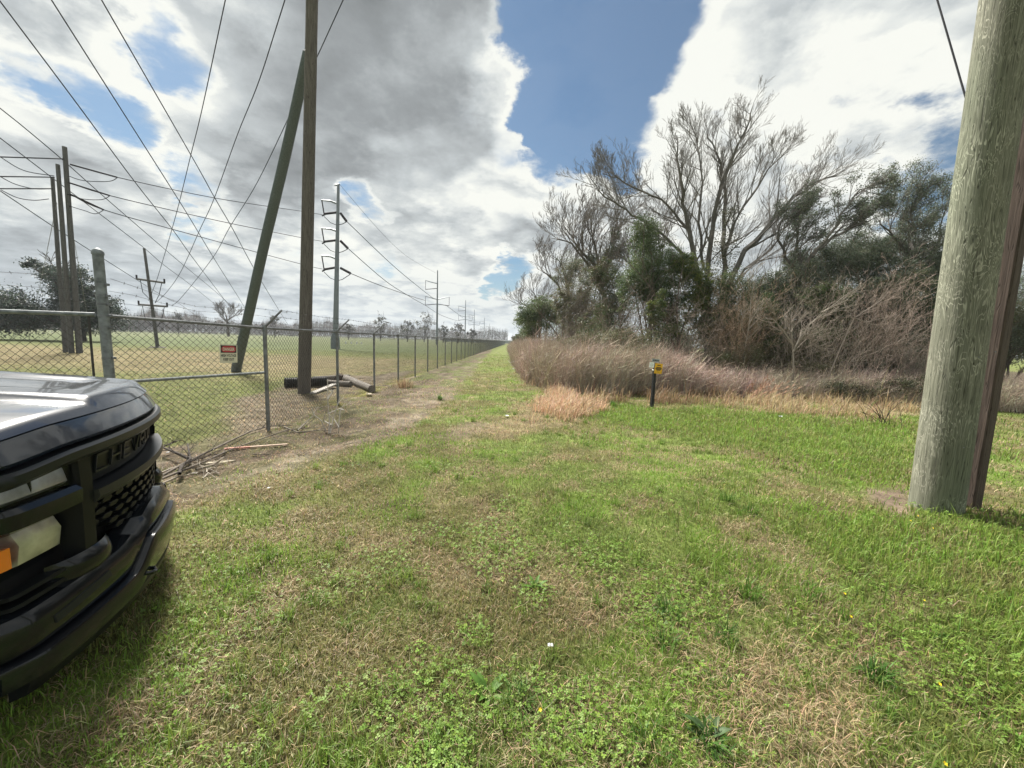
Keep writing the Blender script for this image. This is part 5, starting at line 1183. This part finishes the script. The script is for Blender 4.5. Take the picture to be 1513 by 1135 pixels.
# branches on the dirt: px paths
def branch(paths,r,label,col,name='fallen_branch',zl=.03,seed=1,h=None):
    rnd=random.Random(seed);S=[];base=gnd(*paths[0][0])
    for pth in paths:
        P=[]
        for i,q in enumerate(pth):
            g=gnd(q[0],q[1]) if len(q)==2 else at(q[0],q[1],q[2]);
            if len(q)==2: g.z=zl+rnd.random()*.03
            P.append(g)
        m=len(P)-1
        for i in range(m):
            for k in range(3):
                a=P[i].lerp(P[i+1],k/3);b=P[i].lerp(P[i+1],(k+1)/3)
                S.append((tuple(a),tuple(b),r*(1-.6*(i+k/3)/m),r*(1-.6*(i+(k+1)/3)/m),0))
            d_=(P[i+1]-P[i]).normalized()
            for _ in range(2):
                side=Vector((rnd.gauss(0,1),rnd.gauss(0,1),abs(rnd.gauss(0,.25))));grow(P[i].lerp(P[i+1],rnd.random()),d_+side.normalized()*.7,rnd.uniform(.12,.35),r*.35,1,2,S,rnd,Vector((0,0,-.35)),4,.6,None,.5,(20,60),.002,.15)
    V,Q,T,C=bare_mesh(S,col,col,base,6,.12);return link(name,mesh_np(name,V,Q,T,C,smooth=True),None,m_bark,loc=base,label=label,cat='branch')
branch([[(232,712),(275,690),(330,662),(372,640),(400,633),(432,632)]],.017,'long grey branch arching along the foot of the fence',(.17,.145,.12),seed=1)
branch([[(238,716),(300,690),(340,668),(390,650),(425,640),(470,636)]],.014,'second long branch running below the arched one',(.20,.17,.14),seed=2)
branch([[(266,714),(270,702),(282,692),(280,680),(278,668)],[(280,690),(258,680),(240,672),(262,664)]],.02,'dark forked branch standing up from the pile by the truck',(.06,.05,.042),seed=3,zl=.10)
branch([[(232,706),(255,696),(278,690),(300,693),(325,704)]],.013,'pale crooked stick crossing the pile by the truck',(.30,.26,.21),seed=4)
branch([[(290,700),(315,693),(332,681)]],.018,'short broken stick with pale end beside the pile',(.26,.22,.17),seed=5)
branch([[(240,722),(262,712),(290,705)]],.012,'thin pale twig bundle nearest the truck bumper',(.32,.28,.22),seed=6)
branch([[(420,634),(440,642),(470,640),(480,635)],[(440,641),(455,625),(466,615)]],.012,'bent grey branch reaching from fence post to the white dead shrub',(.20,.18,.155),seed=7)
branch([[(300,712),(308,706),(318,710)],[(306,705),(306,697)]],.008,'small dry antler shaped twig on the dirt',(.38,.34,.28),seed=8)
for i in range(16):
    r_=random.Random(100+i);bx_=r_.uniform(238,520);by_=r_.uniform(672,712)-(bx_-238)*.17;l_=r_.uniform(10,34);a_=r_.uniform(-.7,.5)
    branch([[(bx_,by_),(bx_+l_*.5,by_+l_*a_*.2+r_.uniform(-2,2)),(bx_+l_,by_+l_*a_*.4)]],r_.uniform(.003,.007),'thin dry stick lying in the scattered debris of the dirt strip',(.26,.22,.18) if i%3 else (.10,.085,.07),name='stick',seed=200+i);bpy.context.scene.collection.objects[-1]['group']='thin dry sticks scattered on the dirt'
m_chip=plain('split_wood',(.42,.37,.27),.8,noise=.25,nscale=25)
g=gnd(322,687);mb=MB();mb.prism([(-.17,-.03,0),(.05,-.05,0),(.19,.0,0),(.06,.05,0),(-.15,.035,0)],(0,0,.03));o=mb.build('wood_splinter',m_chip,None,bevel=.004,loc=g+Vector((0,0,.01)),label='pale split piece of wood lying beside the branch pile',cat='wood piece');o.rotation_euler=(0,0,.5)
# white dead shrub at the fence
rnd=random.Random(9);S=[];bs=gnd(485,640);Ys=bs.y
for pth in ([(486,642),(487,620),(484,590),(484,560)],[(482,640),(475,622),(463,612),(461,602)],[(488,640),(492,620),(498,600),(503,585)],[(500,640),(501,632),(494,620),(484,610),(481,600)],[(490,628),(478,622),(482,606)],[(500,632),(503,605),(506,606)],[(484,612),(502,604),(509,606)],[(484,590),(492,578),(478,575)]):
    P=[at(*q,Ys+rnd.gauss(0,.06)) for q in pth];P[0].z=max(P[0].z,0)
    for i in range(len(P)-1): S.append((tuple(P[i]),tuple(P[i+1]),.011-.002*i,.009-.002*i,0))
    grow(P[-2],P[-1]-P[-2]+Vector((.1,0,.1)),.22,.005,1,2,S,rnd,n=4,kids=.8,rmin=.0025)
V,Q,T,C=bare_mesh(S,(.55,.51,.46),(.5,.46,.4),bs,6);link('dead_shrub',mesh_np('dead_shrub',V,Q,T,C,smooth=True),None,m_bark,loc=bs,label='bleached white dead shrub standing in front of the second fence post',cat='shrub')
# small litter
m_paper=plain('white_litter',(.55,.57,.58),.6,noise=.15,nscale=60)
def scrap(px,py,s,label,col=None,name='litter'):
    g=gnd(px,py);r_=np.random.default_rng(int(px));mb=MB();n=7;P=[]
    for i in range(n):
        P.append([g*0+Vector(((i/(n-1)-.5)*s,(j/(n-1)-.5)*s*.7,.012+abs(r_.normal(0,.1))*s)) for j in range(n)])
    mb.grid(P);o=mb.build(name,col or m_paper,None,True,loc=g+Vector((0,0,.012)),label=label,cat='litter');o.rotation_euler=(0,0,px%3);return o
scrap(813,959,.028,'crumpled whitish scrap lying in the turf near the bottom centre')
scrap(248,671,.045,'tiny white scrap behind the branch pile at the fence foot')
scrap(397,724,.03,'small white scrap on the edge of the grass beside the dirt strip')
scrap(749,616,.09,'white scrap on the path grass before the tan tussock')
scrap(1153,617,.11,'white scrap in the grass left of the thick pole')
scrap(759,546,.14,'white dot of litter at the left edge of the reddish thicket')
scrap(288,702,.05,'grey white stone like scrap in the branch pile',plain('grey_stone',(.4,.39,.37),.8))
scrap(545,584,.2,'pale flat scrap beside the third fence post',m_chip)
# white markers in the field
for i,(px,py) in enumerate(((511,508),(519,508.5),(527,508.5),(534,508.5),(497,507))):
    g=gnd(px,py);mb=MB();mb.tube([(0,0,-.1),(0,0,.5)],.14,8);mb.build('white_marker',m_wh,None,True,loc=g,label='short white marker stub far off in the field near the nearest pylon',cat='marker',group='row of white marker stubs')
# ============================================================ TUFTS, BROAD WEEDS AND FLOWERS
def tuft(px,py,n,h,w,label,col,sp=.032,name='grass_tuft',group='taller grass tufts in the turf',lean=.55):
    g=gnd(px,py);x=rng.normal(0,sp,n);y=rng.normal(0,sp,n);az=np.arctan2(y,x)+rng.normal(0,.5,n)
    V,Fq,Ft,C=blades(x,y,rng.uniform(.5,1.1,n)*h,rng.uniform(.7,1.3,n)*w,np.abs(rng.normal(lean,.25,n)),jit(np.tile(np.array(col),(n,1)),n,.18),curl=1.1,z0=np.zeros(n),az=az)
    link(name,mesh_np(name,V,Fq,Ft,C),None,m_grass,loc=Vector((g.x,g.y,float(gz(np.array([g.x]),np.array([g.y]))[0]))),label=label,cat='grass tuft',group=group)
TG=(.10,.20,.03);TH=(.075,.155,.03)
for px,py,n,h,w,lab,c in ((1105,880,70,.17,.006,'bright upright tuft of grass right of centre, tallest of its row',TG),(985,905,60,.16,.006,'dark green tuft left of the bright upright tuft',TH),(982,950,50,.14,.006,'lower dark green tuft just below the left tuft',TH),(1070,940,60,.14,.006,'spreading tuft above the straw patch',TH),(1295,1000,110,.13,.007,'dense low tuft at the right side of the straw patch',TH),(1045,1095,60,.12,.009,'broad dull green tuft at the bottom edge below the straw patch',TH),(960,1110,50,.13,.006,'long bladed tuft at the bottom edge',TH),(1075,745,70,.15,.006,'bright green tuft in the middle distance, left',TG),(1110,760,60,.14,.006,'bright green tuft in the middle distance, right',TG),(1195,880,60,.14,.005,'feathery green tuft right of the bright upright tuft',TG),(770,1040,60,.15,.005,'long thin tuft beside the yellow flower at bottom centre',TH),(1060,1010,30,.12,.004,'thin tuft inside the straw patch',TH),(905,600,80,.25,.012,'fresh green tuft at the edge of the tan grass',TG),(650,590,80,.22,.010,'green tuft on the border of the dirt track',TH)):
    tuft(px,py,n,h,w,lab,c)
tuft(597,572,220,.42,.012,'upright tan grass clump beside the fence in the distance',(.36,.26,.16),.14,'dry_grass_clump',None,.4)
def broad(px,py,n,L_,label,col=(.10,.20,.035)):
    g=gnd(px,py);mb=MB();cols=[];r_=random.Random(int(px));mb_all=[]
    Vv=[];Qq=[];Cc=[]
    for i in range(n):
        az=i*2.4+r_.random()*.5;l=L_*r_.uniform(.7,1.1);up=r_.uniform(.35,1.1);w=l*.13
        for j in range(7):
            t=j/6;rr=l*t*math.cos(up*(1-.4*t));zz_=l*t*math.sin(up)*(1-.35*t)+.005;ww=w*math.sin(math.pi*min(1,.12+t*.88))**.8
            c,s=math.cos(az),math.sin(az);Vv+= [(c*rr-s*ww,s*rr+c*ww,zz_+ww*.3),(c*rr,s*rr,zz_),(c*rr+s*ww,s*rr-c*ww,zz_+ww*.3)];q=1+.12*r_.gauss(0,1)
            Cc+= [np.array(col)*q,np.array(col)*q*1.15,np.array(col)*q]
            if j<6:
                b=(i*7+j)*3;Qq+= [(b,b+1,b+4,b+3),(b+1,b+2,b+5,b+4)]
    link('broadleaf_weed',mesh_np('broadleaf_weed',np.array(Vv),np.array(Qq),None,np.array(Cc),True),None,m_grass,loc=Vector((g.x,g.y,float(gz(np.array([g.x]),np.array([g.y]))[0]))),label=label,cat='weed',group='broad leaved weeds in the turf')
broad(720,1020,9,.125,'rosette of broad pointed leaves left of the bottom centre flower')
broad(790,868,7,.10,'small broad leaved weed below the clover mound')
broad(1048,1090,10,.12,'dull broad leaved weed at the bottom edge right of centre',(.07,.12,.045))
broad(1180,985,5,.07,'small pale broad leaf in the straw patch top',(.13,.19,.04))
broad(1385,945,6,.07,'small broad leaved weed beside the wet dark rut at the right')
m_yel=plain('yellow_petal',(.85,.62,.01),.5)
for (px,py) in ((798,1050),(1257,912),(1248,878),(1365,888),(1388,1012),(1396,1130),(1378,781),(1356,763),(1345,770)):
    g=gnd(px,py,.05);g.z=.05;mb=MB()
    fl=empty('yellow_flower',Vector((g.x,g.y,0)),label='tiny yellow five petalled flower standing in the turf',cat='flower',group='small yellow flowers in the grass')
    for k in range(5):
        a=k*2*math.pi/5;c,s=math.cos(a),math.sin(a);mb.add([(0,0,0),(.005*c-.003*s,.005*s+.003*c,.002),(.009*c,.009*s,.003),(.005*c+.003*s,.005*s-.003*c,.002)],[(0,1,2,3)])
    o=mb.build('petals',m_yel,fl);o.location=(0,0,.055);o.rotation_euler=(.5,.1,0)
    mb=MB();mb.tube([(0,0,0),(.003,0,.03),(0,0,.055)],.0011,4);mb.build('stem',plain('green_stem',(.08,.15,.03),.6),fl)

# ============================================================ HAZE
def haze():
    m=bpy.data.materials.new('haze_air');m.use_nodes=True;nt=m.node_tree;nt.nodes.clear()
    v=nt.nodes.new('ShaderNodeVolumePrincipled');v.inputs['Color'].default_value=(.86,.92,1,1);v.inputs['Density'].default_value=HAZE;v.inputs['Anisotropy'].default_value=.2
    o=nt.nodes.new('ShaderNodeOutputMaterial');nt.links.new(v.outputs[0],o.inputs['Volume'])
    mb=MB();mb.box((0,1450,13.5),(6040,4120,29));mb.build('haze',m,None,kind='stuff',label='thin pale haze in the air over the whole field')
haze();SC.cycles.volume_bounces=0;SC.cycles.volume_step_rate=5
